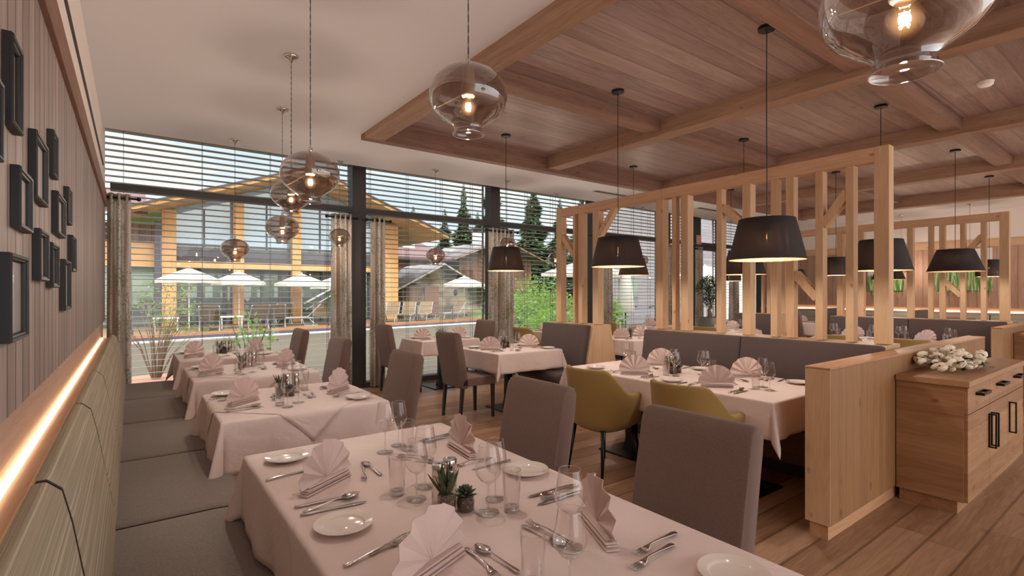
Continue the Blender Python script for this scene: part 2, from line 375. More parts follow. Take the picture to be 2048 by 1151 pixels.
# window wall: reveal at the left end, posts, transom, panes
WX = [-.26, 2.765, 5.285, 7.88, 10.36, 11.61, 12.75, 14.85]
struct('wall_back', MB().box(XL-.1, XR+.3, YW-.02, 8.25, 3.50, 3.62), M['graphite'])
PW = [.10, .21, .20, .21, .14, .18, .2, .1]
for i in range(7):
    x0, x1 = WX[i]+PW[i]/2, WX[i+1]-PW[i+1]/2
    if i == 5: nm = 'door_1'
    else: nm = 'window_%d' % (i+1)
    r = bpy.data.objects.new(nm, None); COL.objects.link(r); r['kind'] = 'structure'; r.location = (WX[i], YW, 0)
    dx, dy = -WX[i], -YW
    def W(mb): mb.v = [(x+dx, y+dy, z) for x, y, z in mb.v]; return mb
    obj('post', W(MB().box(WX[i+1]-PW[i+1]/2, WX[i+1]+PW[i+1]/2, YW, YW+.2, 0, 3.5)), M['graphite'], r, bevel=.003)
    obj('transom', W(MB().box(x0, x1, YW, YW+.14, 2.66, 2.74)), M['graphite'], r)
    obj('sill', W(MB().box(x0, x1, YW, YW+.16, 0, .08)), M['anthracite'], r)
    b = MB()
    b.box(x0, x1, YW+.08, YW+.088, .08, 2.66); b.box(x0, x1, YW+.08, YW+.088, 2.74, 3.5)
    obj('pane', W(b), M['pane'], r)
    if i == 5:
        b = MB().box(x0, x0+.07, YW+.05, YW+.12, .08, 2.66).box(x1-.07, x1, YW+.05, YW+.12, .08, 2.66).box(x0+.07, x1-.07, YW+.05, YW+.12, 2.55, 2.66)
        obj('door_frame', W(b), M['graphite'], r)
# venetian blinds outside, one per bay
ord_ = ['leftmost window bay', 'second window bay from the left', 'third window bay from the left', 'fourth window bay from the left', 'narrow bay beside the door', '', 'last bay before the far wall']
for i in (0, 1, 2, 3, 4, 6):
    x0, x1 = WX[i]+(.06 if i else -.14), WX[i+1]-.06
    t = thing('venetian_blind', 'light metal venetian blind with flat open slats outside the ' + ord_[i], 'blind', ((x0+x1)/2, 7.95, 0), 0, 'outside blinds')
    w2 = (x1-x0)/2; b = MB()
    for k in range(44):
        z = .12 + k*.079
        if z > 3.48: break
        b.rings([[(-w2, y, z+dz) for y, dz in ((-.044, .001), (-.022, .004), (0, .004), (.022, .000), (.044, -.007), (0, -.001))], [(w2, y, z+dz) for y, dz in ((-.044, .001), (-.022, .004), (0, .004), (.022, .000), (.044, -.007), (0, -.001))]])
    obj('slats', b, M['slat'], t)
    b = MB()
    for fx in (.1, .37, .64, .9):
        x = -w2+fx*2*w2
        for y in (-.036, .036): b.box(x-.002, x+.002, y-.002, y+.002, .1, 3.5)
    obj('ladder_cords', b, M['cord'], t)
    b = MB().box(-w2-.02, -w2, -.02, .02, 0, 3.5).box(w2, w2+.02, -.02, .02, 0, 3.5); obj('guide_rail', b, M['slat'], t)
# curtains
def curtain(x0, x1, label, folds):
    t = thing('curtain', label, 'curtain', ((x0+x1)/2, 7.47, 0), 0, 'birch print curtains')
    w2 = (x1-x0)/2; nu = folds*10; rings = []
    for z, sq in ((.03, 1.0), (.6, 1.0), (1.2, .98), (1.9, .96), (2.45, .95), (2.6, .95)):
        rg = []
        for k in range(nu+1):
            u = k/nu; rg.append((-w2*sq+2*w2*sq*u, .05*math.cos(u*folds*2*PI)*(1 if z < 2.4 else .85)+.008*math.sin(u*17+z*3), z))
        rings.append(rg)
    b = MB().rings(rings, False, False); obj('cloth', b, M['birch'], t, smooth=True, solid=.004)
    b = MB().tube([(-w2-.06, .0, 2.55), (w2+.06, .0, 2.55)], .012); b.ball((w2+.07, 0, 2.55), .024); b.ball((-w2-.07, 0, 2.55), .024)
    obj('rod', b, M['black'], t, smooth=True)
    for k in range(folds):
        for s in (.25, .75):
            u = (k+s)/folds; x = -w2*.95+2*w2*.95*u
            obj('eyelet', MB().rings([[(x+.003*dx, .027*math.cos(a)*rr, 2.55+.027*math.sin(a)*rr) for a in [2*PI*q/12 for q in range(12)]] for dx, rr in ((-1.5, .7), (-1.5, 1), (1.5, 1), (1.5, .7), (-1.5, .7))], True, False), M['black'], t)
curtain(-.24, -.01, 'birch print curtain in the corner beside the picture wall', 3)
curtain(2.31, 2.62, 'birch print curtain gathered just left of the first dark window post', 4)
curtain(2.90, 3.14, 'birch print curtain gathered just right of the first dark window post', 3)
curtain(5.06, 5.62, 'wide birch print curtain in front of the second dark window post', 6)
curtain(7.98, 8.24, 'birch print curtain right of the third post, seen past the mustard-lamp gap', 3)
curtain(10.05, 10.30, 'birch print curtain left of the fourth post, seen between the screen uprights', 3)
curtain(11.32, 11.56, 'birch print curtain left of the glass door behind the bonsai tree', 3)
curtain(12.85, 13.25, 'birch print curtain right of the glass door', 4)
# air slots in the ceiling
for x, y, l in ((7.0, 6.35, .9), (10.2, 6.3, 1.2)):
    t = thing('ceiling_vent', 'slim slotted air outlet in the white ceiling ' + ('left of the black lamps' if x < 8 else 'above the bonsai tree'), 'vent', (x, y, CZ))
    b = MB()
    for k in range(4): b.box(-l/2, l/2, -.05+k*.03, -.035+k*.03, -.006, 0)
    obj('slots', b, M['anthracite'], t)
    obj('frame', MB().box(-l/2-.02, l/2+.02, -.07, .075, -.003, 0), M['plaster_white'], t)
# smoke detector
t = thing('smoke_detector', 'round white smoke detector on the dark coffered ceiling', 'smoke detector', (6.33, 1.17, 3.4))
obj('base', MB().lathe([(0, 0), (.062, 0), (.062, -.012), (0, -.012)], 28), M['plaster_white'], t, smooth=False)
obj('head', MB().lathe([(.055, -.012), (.057, -.03), (.045, -.042), (0, -.045)], 28), M['plaster_white'], t, smooth=True)
# LED strips and wooden ledges behind the banquettes
def ledge(x, y0, y1, s, lab, dz=0):
    t = thing('ledge_shelf', 'pale wooden ledge behind the ' + lab, 'shelf', (x, y0, 0))
    obj('board', MB().box(*sorted((0, s*.14)), 0, y1-y0, .90+dz, .945+dz), M['ledge'], t)
    l = thing('light_strip', 'warm glowing light strip along the ' + lab, 'light', (x, y0, .945+dz))
    obj('diffuser', MB().box(*sorted((s*.006, s*.022)), 0, y1-y0, 0.001, .012), M['led'], l)
ledge(XL-.02, YB+.3, 7.2, 1, 'banquette under the picture wall')
M['led'] = emit('led_strip_far', (255, 214, 168), 16)
ledge(XR+.02, YB+.3, 7.2, -1, 'banquette at the far wall', .075)
# banquettes
def banquette(x, s, y0, n, pitch, lab):
    t = thing('banquette', lab, 'bench', (x, y0, 0))
    for k in range(n):
        a, e = k*pitch+.006, (k+1)*pitch-.006
        prof = [(-.205, .92), (-.20, .985), (-.185, 1.012), (-.165, 1.012), (-.135, .985), (-.115, .90), (-.085, .72), (-.058, .56), (-.055, .47), (-.055, .40), (-.205, .40)]
        m = MB(); rg = []
        for yy, q in ((a, .075), (a+.004, .045), (a+.013, .018), (a+.03, .004), (a+.05, 0), (e-.05, 0), (e-.03, .004), (e-.013, .018), (e-.004, .045), (e, .075)):
            cx = -.13; cz = .7
            rg.append([(s*(cx+(px-cx)*(1-q*3)), yy, pz-(q*.28 if pz > .6 else 0)) for px, pz in prof])
        m.rings(rg); obj('backrest_cushion', m, M['stripe'], t, smooth=True, bevel=.004)
        prof = [(-.06, .475), (.30, .475), (.42, .468), (.448, .45), (.452, .42), (.448, .385), (-.06, .385)]
        m = MB(); rg = []
        for yy, q in ((a, 1.5), (a+.004, .9), (a+.014, .35), (a+.035, 0), (e-.035, 0), (e-.014, .35), (e-.004, .9), (e, 1.5)):
            rg.append([(s*px, yy, pz-(.014*q if pz > .4 else 0)) for px, pz in prof])
        m.rings(rg); obj('seat_cushion', m, M['seat_pad'], t, smooth=True, bevel=.004)
    for k in range(0, n+1):  # dark slabs in the cushion seams, standing in for the shadow line
        y = min(max(k*pitch, .012), n*pitch-.012)
        sm = MB().prism([(s*(-.13+(px+.13)*.95), pz-(.006 if pz > .6 else 0)) for px, pz in [(-.205, .92), (-.20, .985), (-.185, 1.012), (-.165, 1.012), (-.135, .985), (-.115, .90), (-.085, .72), (-.058, .56), (-.055, .43), (-.205, .43)]], 'y', y-.0055, y+.0055)
        obj('backrest_seam_shade', sm, M['gap_shade'], t)
        sm2 = MB().prism([(s*-.06, .467), (s*.30, .467), (s*.40, .461), (s*.442, .44), (s*.442, .40), (s*-.06, .40)], 'y', y-.0055, y+.0055)
        obj('seat_seam_shade', sm2, M['gap_shade'], t)
    obj('backing', MB().box(*sorted((s*-.2, s*-.14)), .01, n*pitch-.01, .39, .96).box(*sorted((s*-.13, s*.42)), .01, n*pitch-.01, .386, .43), M['gap_shade'], t)  # dark filler, keeps the cushion gaps from showing the lit ledge
    obj('plinth', MB().box(*sorted((s*-.2, s*.42)), .01, n*pitch-.01, .08, .385).box(*sorted((s*-.2, s*.36)), .01, n*pitch-.01, 0, .08), M['ledge'], t)
banquette(0, 1, -1.52, 8, 1.05, 'long wall banquette with striped green backrests and taupe seat cushions')
banquette(XR-.26, -1, -2.6, 9, 1.05, 'striped green banquette along the far wall behind the rear screen')
# picture frames
frames = [(1.76, 1.91, 1.875, 2.10), (2.16, 2.43, 1.75, 1.96), (2.59, 2.73, 1.90, 2.07), (1.87, 2.08, 1.625, 1.79), (3.17, 3.32, 1.78, 1.95),
 (2.73, 3.02, 1.69, 1.86), (2.24, 2.45, 1.49, 1.66), (2.56, 2.77, 1.47, 1.64), (3.0, 3.27, 1.37, 1.6), (3.36, 3.56, 1.56, 1.74), (1.74, 2.0, 1.325, 1.55), (1.50, 1.65, 1.75, 1.93)]
labs = ['black picture frame highest on the board wall, at the top left', 'black picture frame in the second column, reflecting the blinds', 'small black picture frame right of the second column, near the trim',
 'black picture frame between the top left one and the lowest left one', 'upper rightmost black picture frame, slim and small', 'black picture frame in the middle of the right half of the group',
 'black picture frame in the middle of the lower row', 'black picture frame just right of the lower middle one', 'lowest black picture frame on the right of the group', 'farthest right black picture frame, the smallest one',
 'large black picture frame lowest at the left edge', 'black picture frame cut by the left edge, above the lowest one']
def rect_ring(y0, y1, z0, z1, w, x): return [(x, y0+w, z0+w), (x, y1-w, z0+w), (x, y1-w, z1-w), (x, y0+w, z1-w)]
for (y0, y1, z0, z1), lb in zip(frames, labs):
    t = thing('picture_frame', lb, 'picture frame', (XL, (y0+y1)/2, (z0+z1)/2), 0, 'black picture frames')
    a, c = (y1-y0)/2, (z1-z0)/2
    m = MB().rings([rect_ring(-a, a, -c, c, w, x) for w, x in ((0, .001), (0, .019), (.003, .023), (.009, .022), (.011, .018), (.015, .017), (.018, .012), (.018, .006), (.0, .001))], True, False)
    obj('moulding', m, M['frameblack'], t)
    obj('glazed_print', MB().box(.005, .007, -a+.0175, a-.0175, -c+.0175, c-.0175), M['picglass'], t)
# paintings on the far wall
for y0, y1, z0, z1, lb in ((2.63, 3.60, 1.50, 2.42, 'large green grass painting with a white top, the nearer one on the far wall'), (4.2, 4.95, 1.50, 2.2, 'green grass painting farther back on the far wall')):
    t = thing('painting', lb, 'painting', (XR-.03, (y0+y1)/2, (z0+z1)/2), 0)
    a, c = (y1-y0)/2, (z1-z0)/2
    obj('canvas', MB().box(0, .028, -a, a, -c, c), M['painting'], t)
    for k in range(16):
        y = R.uniform(-a+.02, a-.02); l = R.uniform(.06, .28)
        obj('trailing_blade', MB().prism([(y-.009, -c+.02), (y+.009, -c+.02), (y+R.uniform(-.015, .015), -c-l)], 'x', .004, .012), M['painting'], t)
# exit sign on the window post
t = thing('emergency_sign', 'small white sign with a red square and ring above the glass door', 'sign', (11.6, YW-.002, 2.80))
redm = flat('sign_red', (196, 44, 40), .5); whm = flat('sign_white', (236, 228, 222), .5)
obj('plate', MB().box(-.10, .10, -.006, 0, -.11, .11), whm, t)
m = MB()
for r_ in (((-.085, .085, .07, .095)), (-.085, .085, -.095, -.07)): m.box(r_[0], r_[1], -.009, -.006, r_[2], r_[3])
m.box(-.085, -.06, -.009, -.006, -.07, .07).box(.06, .085, -.009, -.006, -.07, .07)
m.rings([[(rr*math.cos(a), yy, rr*1.25*math.sin(a)) for a in [2*PI*q/8+PI/8 for q in range(8)]] for rr, yy in ((.046, -.006), (.046, -.009), (.026, -.009), (.026, -.006))], True, False)
obj('red_symbol', m, redm, t)
# ---------------------------------------------------------------- timber screens, low walls, benches, sideboards
POSTS = [(1.47, .10, .10), (1.69, .06, .09), (1.92, .06, .09), (2.16, .07, .08), (2.30, .06, .08), (2.56, .08, .1), (2.84, .06, .08), (3.24, .09, .1), (3.37, .045, .08), (3.56, .09, .11), (4.53, .10, .10), (4.80, .07, .1), (4.92, .04, .08), (5.22, .10, .1)]
def screen(dx, dy, lab):
    t = thing('timber_screen', lab, 'room divider', (4.68+dx, 1.42+dy, 1.05))
    o0 = -1.42
    obj('head_beam', MB().box(0.001, .099, .1, 2.10, 1.43, 1.545), M['spruceY'], t, bevel=.003)
    obj('head_beam', MB().box(0.001, .099, 2.104, 3.75, 1.43, 1.545), M['spruceY'], t, bevel=.003)
    for y, w_, d in POSTS:
        top = 1.545 if y < 1.5 or y > 5.2 else 1.43
        if y < 1.5: obj('post', MB().box(-.001, .101, -.001, .1, 0, 1.546), M['spruceZ'], t, bevel=.003); continue
        obj('post', MB().box(.0, d, y+o0-w_/2, y+o0+w_/2, 0, top), M['spruceZ'], t, bevel=.003)
    for y0, z0, y1, z1 in ((5.17, 2.22, 4.94, 1.94), (4.48, 2.18, 4.20, 2.52), (2.81, 2.30, 2.60, 2.10), (2.13, 1.62, 1.94, 1.40), (1.90, 2.02, 1.71, 2.28)):
        a, c = Vector((.045, y0+o0, z0-1.05)), Vector((.045, y1+o0, z1-1.05))
        obj('brace', MB().bar(a, c, .07, .075, (1, 0, 0)), M['spruceZ'], t, bevel=.002)
screen(0, 0, 'nearer open timber screen with uprights and braces above the grey bench')
screen(5.2, .16, 'farther open timber screen in front of the far wall')
def wall_base(dx, dy, y0, y1, lab):
    t = thing('screen_base', lab, 'partition', (4.62+dx, y0+dy, 0))
    l = y1-y0
    obj('boards', MB().prism([(-.10, 0), (.42, 0), (.40, .6), (.31, 1.045), (-.0, 1.045), (-.09, .6)], 'y', 0, l), M['spruceZ'], t, bevel=.003)
def bench(dx, dy, y0, y1, parts, lab, s=-1):
    x = 4.62+dx
    t = thing('upholstered_bench', lab, 'bench', (x, y0+dy, 0)); l = (y1-y0)/parts
    for k in range(parts):
        a, e = k*l+.004, (k+1)*l-.004; rg = []
        for yy, q in ((a, .012), (a+.012, .002), (a+.03, 0), (e-.03, 0), (e-.012, .002), (e, .012)):
            rg.append([(-.10-q*0, yy, .45), (-.17+q, yy, .46), (-.115+q, yy, .75), (-.075+q, yy, 1.03-q), (-.06, yy, 1.045-q), (-.012, yy, 1.045-q), (-.004, yy, 1.03), (-.09, yy, .6)])
        obj('backrest', MB().rings(rg), M['taupe_bench'], t, smooth=True, bevel=.003)
    rg = []
    for yy, q in ((.004, .012), (.03, 0), (y1-y0-.03, 0), (y1-y0-.004, .012)):
        rg.append([(-.14, yy, .475-q), (-.53, yy, .475-q), (-.56, yy, .45), (-.56, yy, .39), (-.14, yy, .39)])
    obj('seat_cushion', MB().rings(rg), M['taupe_bench'], t, smooth=True, bevel=.01)
    obj('plinth', MB().box(-.5, -.115, .01, y1-y0-.01, .12, .39), M['trimw'], t)
    obj('toe_kick', MB().box(-.42, -.115, .03, y1-y0-.03, 0, .12), M['anthracite'], t)
for dx, dy, w1, w2 in ((0, 0, 'nearer', 'long table with mustard chairs'), (5.2, .16, 'farther', 'rear tables')):
    wall_base(dx, dy, 1.42, 3.68, 'long wooden base under the %s timber screen, behind the grey bench' % w1)
    wall_base(dx, dy, 4.50, 5.42, 'short tapered wooden base at the window end of the %s timber screen' % w1)
    bench(dx, dy, 1.42, 3.67, 2, 'long grey bench with two backrests below the %s timber screen' % w1)
    bench(dx, dy, 4.54, 5.41, 1, 'single grey high-backed bench seat at the window end of the %s screen' % w1)
def lowwall(x0, x1, y0, y1, lab):
    t = thing('low_partition', lab, 'partition', (x0, y0, 0))
    obj('panel', MB().box(0, x1-x0, 0, y1-y0, .09, 1.0), M['sprucewall'], t, bevel=.004)
    obj('end_board', MB().box(-.004, 0, 0.001, y1-y0-.001, .09, .999), M['spruceZ'], t)
    obj('cap', MB().box(-.004, x1-x0, -.002, y1-y0+.002, 1.0, 1.012), M['spruceX'], t, bevel=.003)
    obj('plinth', MB().box(.015, x1-x0-.02, .02, y1-y0-.02, 0, .09), M['spruceX'], t)
lowwall(3.25, 6.85, 1.27, 1.41, 'waist-high pale wooden partition beside the flower sideboard')
lowwall(8.72, 12.2, 1.45, 1.56, 'waist-high pale wooden partition farther back at the right edge')
def sideboard(x0, x1, y0, y1, h, lab, detail=True):
    t = thing('sideboard', lab, 'sideboard', (x0, y0, 0)); W_, D = x1-x0, y1-y0
    obj('carcass', MB().box(0.006, W_-.006, .02, D, .09, h-.04), M['oakY'], t, bevel=.002)
    obj('plinth', MB().box(.04, W_-.04, .06, D-.01, 0, .09), M['oakX'], t)
    obj('worktop', MB().box(-.012, W_+.012, -.012, D, h-.04, h), M['oakX'], t, bevel=.004)
    n = 3; cw = (W_-.012)/n
    for k in range(n):
        a = .006+k*cw+.002; e = a+cw-.004
        d = obj('drawer', MB().box(a, e, 0, .02, h-.215, h-.045), M['oakX'], t, bevel=.0015)
        m = MB(); c = (a+e)/2; z = h-.10
        m.box(c-.10, c+.10, -.045, -.035, z-.009, z+.009).box(c-.10, c-.090, -.035, 0, z-.009, z+.009).box(c+.090, c+.10, -.035, 0, z-.009, z+.009).box(c-.09, c+.09, -.006, 0, z-.009, z+.009)
        tag(obj('handle', m, M['black'], d), 'black metal bar handle')
        d = obj('door', MB().box(a, e, 0, .02, .095, h-.22), M['oakX'], t, bevel=.0015)
        hx = (e-.035) if k == 0 else (a+.035); z0, z1 = .36, .60; m = MB()
        m.box(hx-.007, hx+.007, -.045, -.036, z0, z1).box(hx-.007, hx+.007, -.009, 0, z0, z1)
        m.box(hx-.007, hx+.007, -.036, -.009, z0, z0+.009).box(hx-.007, hx+.007, -.036, -.009, z1-.009, z1)
        tag(obj('handle', m, M['black'], d), 'black rectangular loop handle')
sideboard(4.30, 6.05, .88, 1.265, .88, 'pale oak sideboard with black handles and white flowers on top')
sideboard(9.32, 11.2, 1.03, 1.445, .92, 'darker oak sideboard cut by the right edge of the picture')
# striped cushion on the rear bench
m = MB().ball((0, 0, 0), .21, .07, .19, 20, 12)
for i, (x, y, z) in enumerate(m.v): m.v[i] = (x*(1+.25*abs(z)/.2), y, z*(1+.25*abs(x)/.2))
o = obj('cushion', m, M['stripe'], smooth=True, loc=(9.42, 1.86, .66), rz=.5); o.rotation_euler = (-.25, 0, .35)
tag(o, 'striped scatter cushion on the rear bench behind the farther partition', 'cushion')
# bouquet on the sideboard
t = thing('bouquet', 'bunch of white ranunculus flowers lying on the oak sideboard', 'flowers', (4.95, 1.09, .88), -.15)
wh = mat('white_petals', lambda g: bsdf(g, g.mix(g.n('TexNoise', {'Scale': 40.0}).outputs[0], (236, 222, 200), (250, 240, 222)), .7, **{'Subsurface Weight': 0.0}))
def flower(r):
    m = MB()
    for ly, (rl, n_, top) in enumerate(((1.0, 6, 1.25), (.86, 6, .85), (.68, 5, .55), (.48, 4, .28), (.28, 3, .1))):
        for k in range(n_):
            a0 = 2*PI*(k+.5*(ly % 2))/n_; rg = []
            for j in range(5):
                v = j/4; th = 2.3+(top-2.3)*v; q = r*rl*(.82+.18*v+(.10*v**4 if ly < 3 else 0)); row = []
                for u in (-1, -.5, 0, .5, 1):
                    a = a0+u*(PI/n_*1.3)*(1-.35*v*v); qq = q*(1-.05*abs(u)*v+.03*math.sin(3*u+k))
                    row.append((qq*math.sin(th)*math.cos(a), qq*math.sin(th)*math.sin(a), qq*math.cos(th)*.85))
                rg.append(row)
            m.rings(rg, False, False)
    return m
fl = [obj('flower_head', flower(.027), wh, t, smooth=True, loc=(0, 0, .05))]
spots = []
for k in range(98):
    a, q = R.uniform(-1, 1), R.random()
    x = -.33+.62*R.random(); yw = .13*(1-max(0, x-.05)*1.4); y = R.uniform(-yw, yw)
    z = .012+R.uniform(.25, 1)*.15*max(0, 1-((x+.02)/.34)**2)**.5*max(0, 1-(y/.2)**2)**.5
    spots.append((x, y, z))
for k, (x, y, z) in enumerate(spots):
    o = fl[0] if k == 0 else fl[0].copy()
    if k: COL.objects.link(o); o.parent = t
    o.location = (x, y, z); s = R.uniform(.7, 1.35); o.scale = (s, s, s)
    o.rotation_euler = (R.uniform(-.2, 1.1) if y < 0 else R.uniform(-.6, .4), (x+.05)*2.0+R.uniform(-.4, .4), R.uniform(0, 6))
m = MB()
for k in range(16):
    y = R.uniform(-.07, .07); z = R.uniform(.015, .05); m.tube([(R.uniform(0, .1), y, z+.03), (.3, y*.6, z), (.40+R.uniform(0, .17), y*1.2+R.uniform(-.03, .03), R.uniform(.006, .05))], .0028, 5)
obj('stems', m, M['leafdark'], t)
m = MB()
for k in range(46):
    x = R.uniform(-.30, .42); y = R.uniform(-.14, .14)
    m.leaf((x, y, R.uniform(.02, .09 if x > .2 else .06)), (R.uniform(-.3, 1), R.uniform(-1, 1), R.uniform(-.2, .5)), R.uniform(.04, .085), R.uniform(.02, .035))
obj('leaves', m, M['leafdark'], t)
# ---------------------------------------------------------------- chairs
def mk_chair():
    t = thing('dining_chair', '', 'chair')
    rg = []
    for y, q in ((-.225, .010), (-.215, .002), (-.2, 0), (.2, 0), (.215, .002), (.225, .010)):
        rg.append([(-.235+q, y, .385+q), (.235-q, y, .385+q), (.24-q, y, .44), (.225-q, y, .478-q), (.0, y, .488-q), (-.2+q, y, .482-q)])
    obj('seat', MB().rings(rg), M['taupe'], t, smooth=True, bevel=.006)
    prof = [(-.145, .40), (-.15, .50), (-.19, .72), (-.232, .93), (-.243, .975), (-.262, .998), (-.292, 1.003), (-.318, .992), (-.33, .965), (-.322, .90), (-.285, .70), (-.25, .50), (-.235, .40), (-.225, .37), (-.16, .37)]
    cx, cz = -.24, .68; rg = []
    for y, q in ((-.225, .11), (-.222, .05), (-.215, .02), (-.203, 0), (.203, 0), (.215, .02), (.222, .05), (.225, .11)):
        rg.append([(x+((-.19-.4*(z-.5)*.25)-x)*q*1.6, y, z-(q*.12 if z > .9 else 0)) for x, z in prof])
    bk = obj('backrest', MB().rings(rg), M['taupe'], t, smooth=True)
    for y in (-.2, .2):
        m = MB().tube([(x-(.0035 if x < cx else -.0035), y*1.06, z) for x, z in prof[9:13]], .0018, 5)
        obj('seam_piping', m, M['seat_pad'], bk)
    for sx, sy in ((1, 1), (1, -1), (-1, 1), (-1, -1)):
        x, y = sx*.205, sy*.195; o = -.03 if sx < 0 else .005
        obj('leg', MB().rings([[(x+o*0-.02, y-.02, .385), (x+.02, y-.02, .385), (x+.02, y+.02, .385), (x-.02, y+.02, .385)], [(x+o-.014, y-.014, 0), (x+o+.014, y-.014, 0), (x+o+.014, y+.014, 0), (x+o-.014, y+.014, 0)]]), M['legwood'], t, bevel=.002)
    return t
def chair(x, y, rz, lab): return inst('chair', mk_chair, (x, y, 0), rz, lab, 'taupe upholstered dining chairs')
def mk_arm():
    t = thing('tub_armchair', '', 'armchair')
    def shell(off, zlow):
        rg = []; n = 36
        for k in range(n+1):
            u = k/n; a = -PI*.5-PI*(u)        # from front right round the back to front left
            s = u*2-1                          # -1 .. 1
            # plan: straight arms then half ellipse at the back
            if abs(s) > .62:
                f = (abs(s)-.62)/.38; x = .02+.22*f; y = math.copysign(.285-.02*f, s)
            else:
                b_ = s/.62*PI/2; x = .02-.27*math.cos(b_)**.85; y = .285*math.sin(b_)
            h = .64 if abs(s) > .66 else (.64+.20*(0.5+0.5*math.cos(PI*min(1, max(0, (abs(s)-.33)/.33)))))
            if abs(s) > .86: h -= .05*((abs(s)-.86)/.14)**2
            zb = .37+.03*abs(s)**2
            col = []
            for z in (zb, zb+.05, .5, .58, h-.02, h):
                v = (z-.37)/.47; sc_ = .80+.20*min(1, max(0, v)*1.9)**.6
                xx = x*sc_-(.045*v*v if abs(s) < .62 else 0)*math.cos(min(1, abs(s)/.62)*PI/2); yy = y*sc_
                nx, ny = (-math.cos(s/.62*PI/2), math.sin(s/.62*PI/2)) if abs(s) < .62 else (0, math.copysign(1, s))
                col.append((xx-nx*off, yy-ny*off, z))
            rg.append(col)
        return rg
    o_, i_ = shell(0, 0), shell(.048, 0); rg = []
    for a, b_ in zip(o_, i_):
        top = tuple((p+q)/2 for p, q in zip(a[-1], b_[-1])); top = (top[0], top[1], top[2]+.014)
        bot = tuple((p+q)/2 for p, q in zip(a[0], b_[0])); bot = (bot[0], bot[1], bot[2]-.008)
        rg.append(a + [top] + b_[::-1] + [bot])
    obj('shell', MB().rings(rg), M['mustard'], t, smooth=True, bevel=.0)
    rg = []
    for z, q in ((.34, .07), (.36, .03), (.42, .0), (.47, 0), (.488, .02), (.492, .06)):
        rr = []
        for k in range(32):
            a = 2*PI*k/32; cx_, sy_ = math.cos(a), math.sin(a)
            ex = (abs(cx_)**.7)*math.copysign(1, cx_); ey = (abs(sy_)**.7)*math.copysign(1, sy_)
            rr.append((.03+(.235-q)*ex, (.228-q)*ey, z))
        rg.append(rr)
    obj('seat', MB().rings(rg), M['mustard'], t, smooth=True)
    for sx, sy in ((1, 1), (1, -1), (-1, 1), (-1, -1)):
        x, y = sx*.17+.02, sy*.16
        obj('leg', MB().tube([(x, y, .37), (x+sx*.045, y+sy*.03, 0)], [.02, .011], 10), M['black'], t, smooth=True)
    return t
def armchair(x, y, rz, lab): return inst('arm', mk_arm, (x, y, 0), rz, lab, 'mustard tub armchairs')

# ---------------------------------------------------------------- tables and cloths
def table(x0, x1, y0, y1, feet, lab, legs=None):
    t = thing('dining_table', lab, 'table', ((x0+x1)/2, (y0+y1)/2, 0)); a, c = (x1-x0)/2, (y1-y0)/2
    obj('tabletop', MB().box(-a, a, -c, c, .715, .745), M['ledge'], t, bevel=.003)
    for (fx, fy) in feet:
        obj('base_plate', MB().box(fx-.21, fx+.21, fy-.21, fy+.21, 0, .015), M['black'], t, bevel=.004)
        m = MB(); r = .036
        m.rings([[(fx+s*math.cos(PI/4+k*PI/2), fy+s*math.sin(PI/4+k*PI/2), z) for k in range(4)] for s, z in ((.085, .015), (.08, .03), (.056, .12), (.053, .70), (.12, .702), (.12, .715))])
        obj('column', m, M['black'], t, bevel=.003)
    return t
def drape(x, y, hx, hy, r=.014, seed=0, flare=.04, amp=.012):
    """a point x, y of the flat cloth -> its place on the table half-size hx, hy"""
    ax, ay = abs(x)-hx, abs(y)-hy; sx, sy = math.copysign(1, x), math.copysign(1, y)
    def roll(a):
        if a <= 0: return a, 0
        if a < r*PI/2: return r*math.sin(a/r), -r*(1-math.cos(a/r))
        return r, -r-(a-r*PI/2)
    if ax <= 0 and ay <= 0: return x, y, 0
    if ax > 0 and ay > 0:
        rho = math.hypot(ax, ay); ph = math.atan2(ay, ax); s2 = math.sin(2*ph)
        o, z = roll(rho); out = .36*s2*max(0, rho-r)
        z *= math.sqrt(1-(.30*s2)**2)
        px = hx+o*math.cos(ph)+out*math.cos(ph)*.9+.0; py = hy+o*math.sin(ph)+out*math.sin(ph)*.9
        fold = -.05*max(0, rho-.03)*(abs(math.sin(4*ph)))
        return sx*(px+fold*math.cos(ph)), sy*(py+fold*math.sin(ph)), z
    if ax > 0:
        o, z = roll(ax); d = min(1, max(0, ax-r)*6)*max(0, min(1, -ay*8))
        w_ = amp*d*(math.sin(y*11+seed)+.6*math.sin(y*23+seed*2.1))*min(1, ax*4)+flare*max(0, ax-r)
        return sx*(hx+o+w_), y, z
    o, z = roll(ay); d = min(1, max(0, ay-r)*6)*max(0, min(1, -ax*8))
    w_ = amp*d*(math.sin(x*12+seed)+.6*math.sin(x*25+seed*1.7))*min(1, ay*4)+flare*max(0, ay-r)
    return x, sy*(hy+o+w_), z
def axis_pts(h, o, step, r=.014):
    n = max(4, int(2*h/step)); p = [-h+2*h*k/n for k in range(n+1)]
    e = [r*.4, r*.8, r*1.2, r*PI/2]; k = int(o/step)+1
    e += [r*PI/2+(o-r*PI/2)*(i+1)/k for i in range(k)]
    return [-h-a for a in e[::-1]] + p + [h+a for a in e]
def cloth(x0, x1, y0, y1, over, lab, seed=0, step=.035, group='white table linen'):
    hx, hy = (x1-x0)/2+.004, (y1-y0)/2+.004; X = axis_pts(hx, over, step); Y = axis_pts(hy, over, step)
    m = MB(); rg = []
    for x in X:
        rg.append([drape(x, y, hx, hy, seed=seed) for y in Y])
    m.rings(rg, False, False)
    for i, (x, y, z) in enumerate(m.v):
        if z == 0: m.v[i] = (x, y, .0008*math.sin(x*9+seed)*math.sin(y*7+seed))
    o = obj('tablecloth', m, M['linen'], smooth=True, solid=.0015, loc=((x0+x1)/2, (y0+y1)/2, .7475))
    return tag(o, lab, 'tablecloth', group)
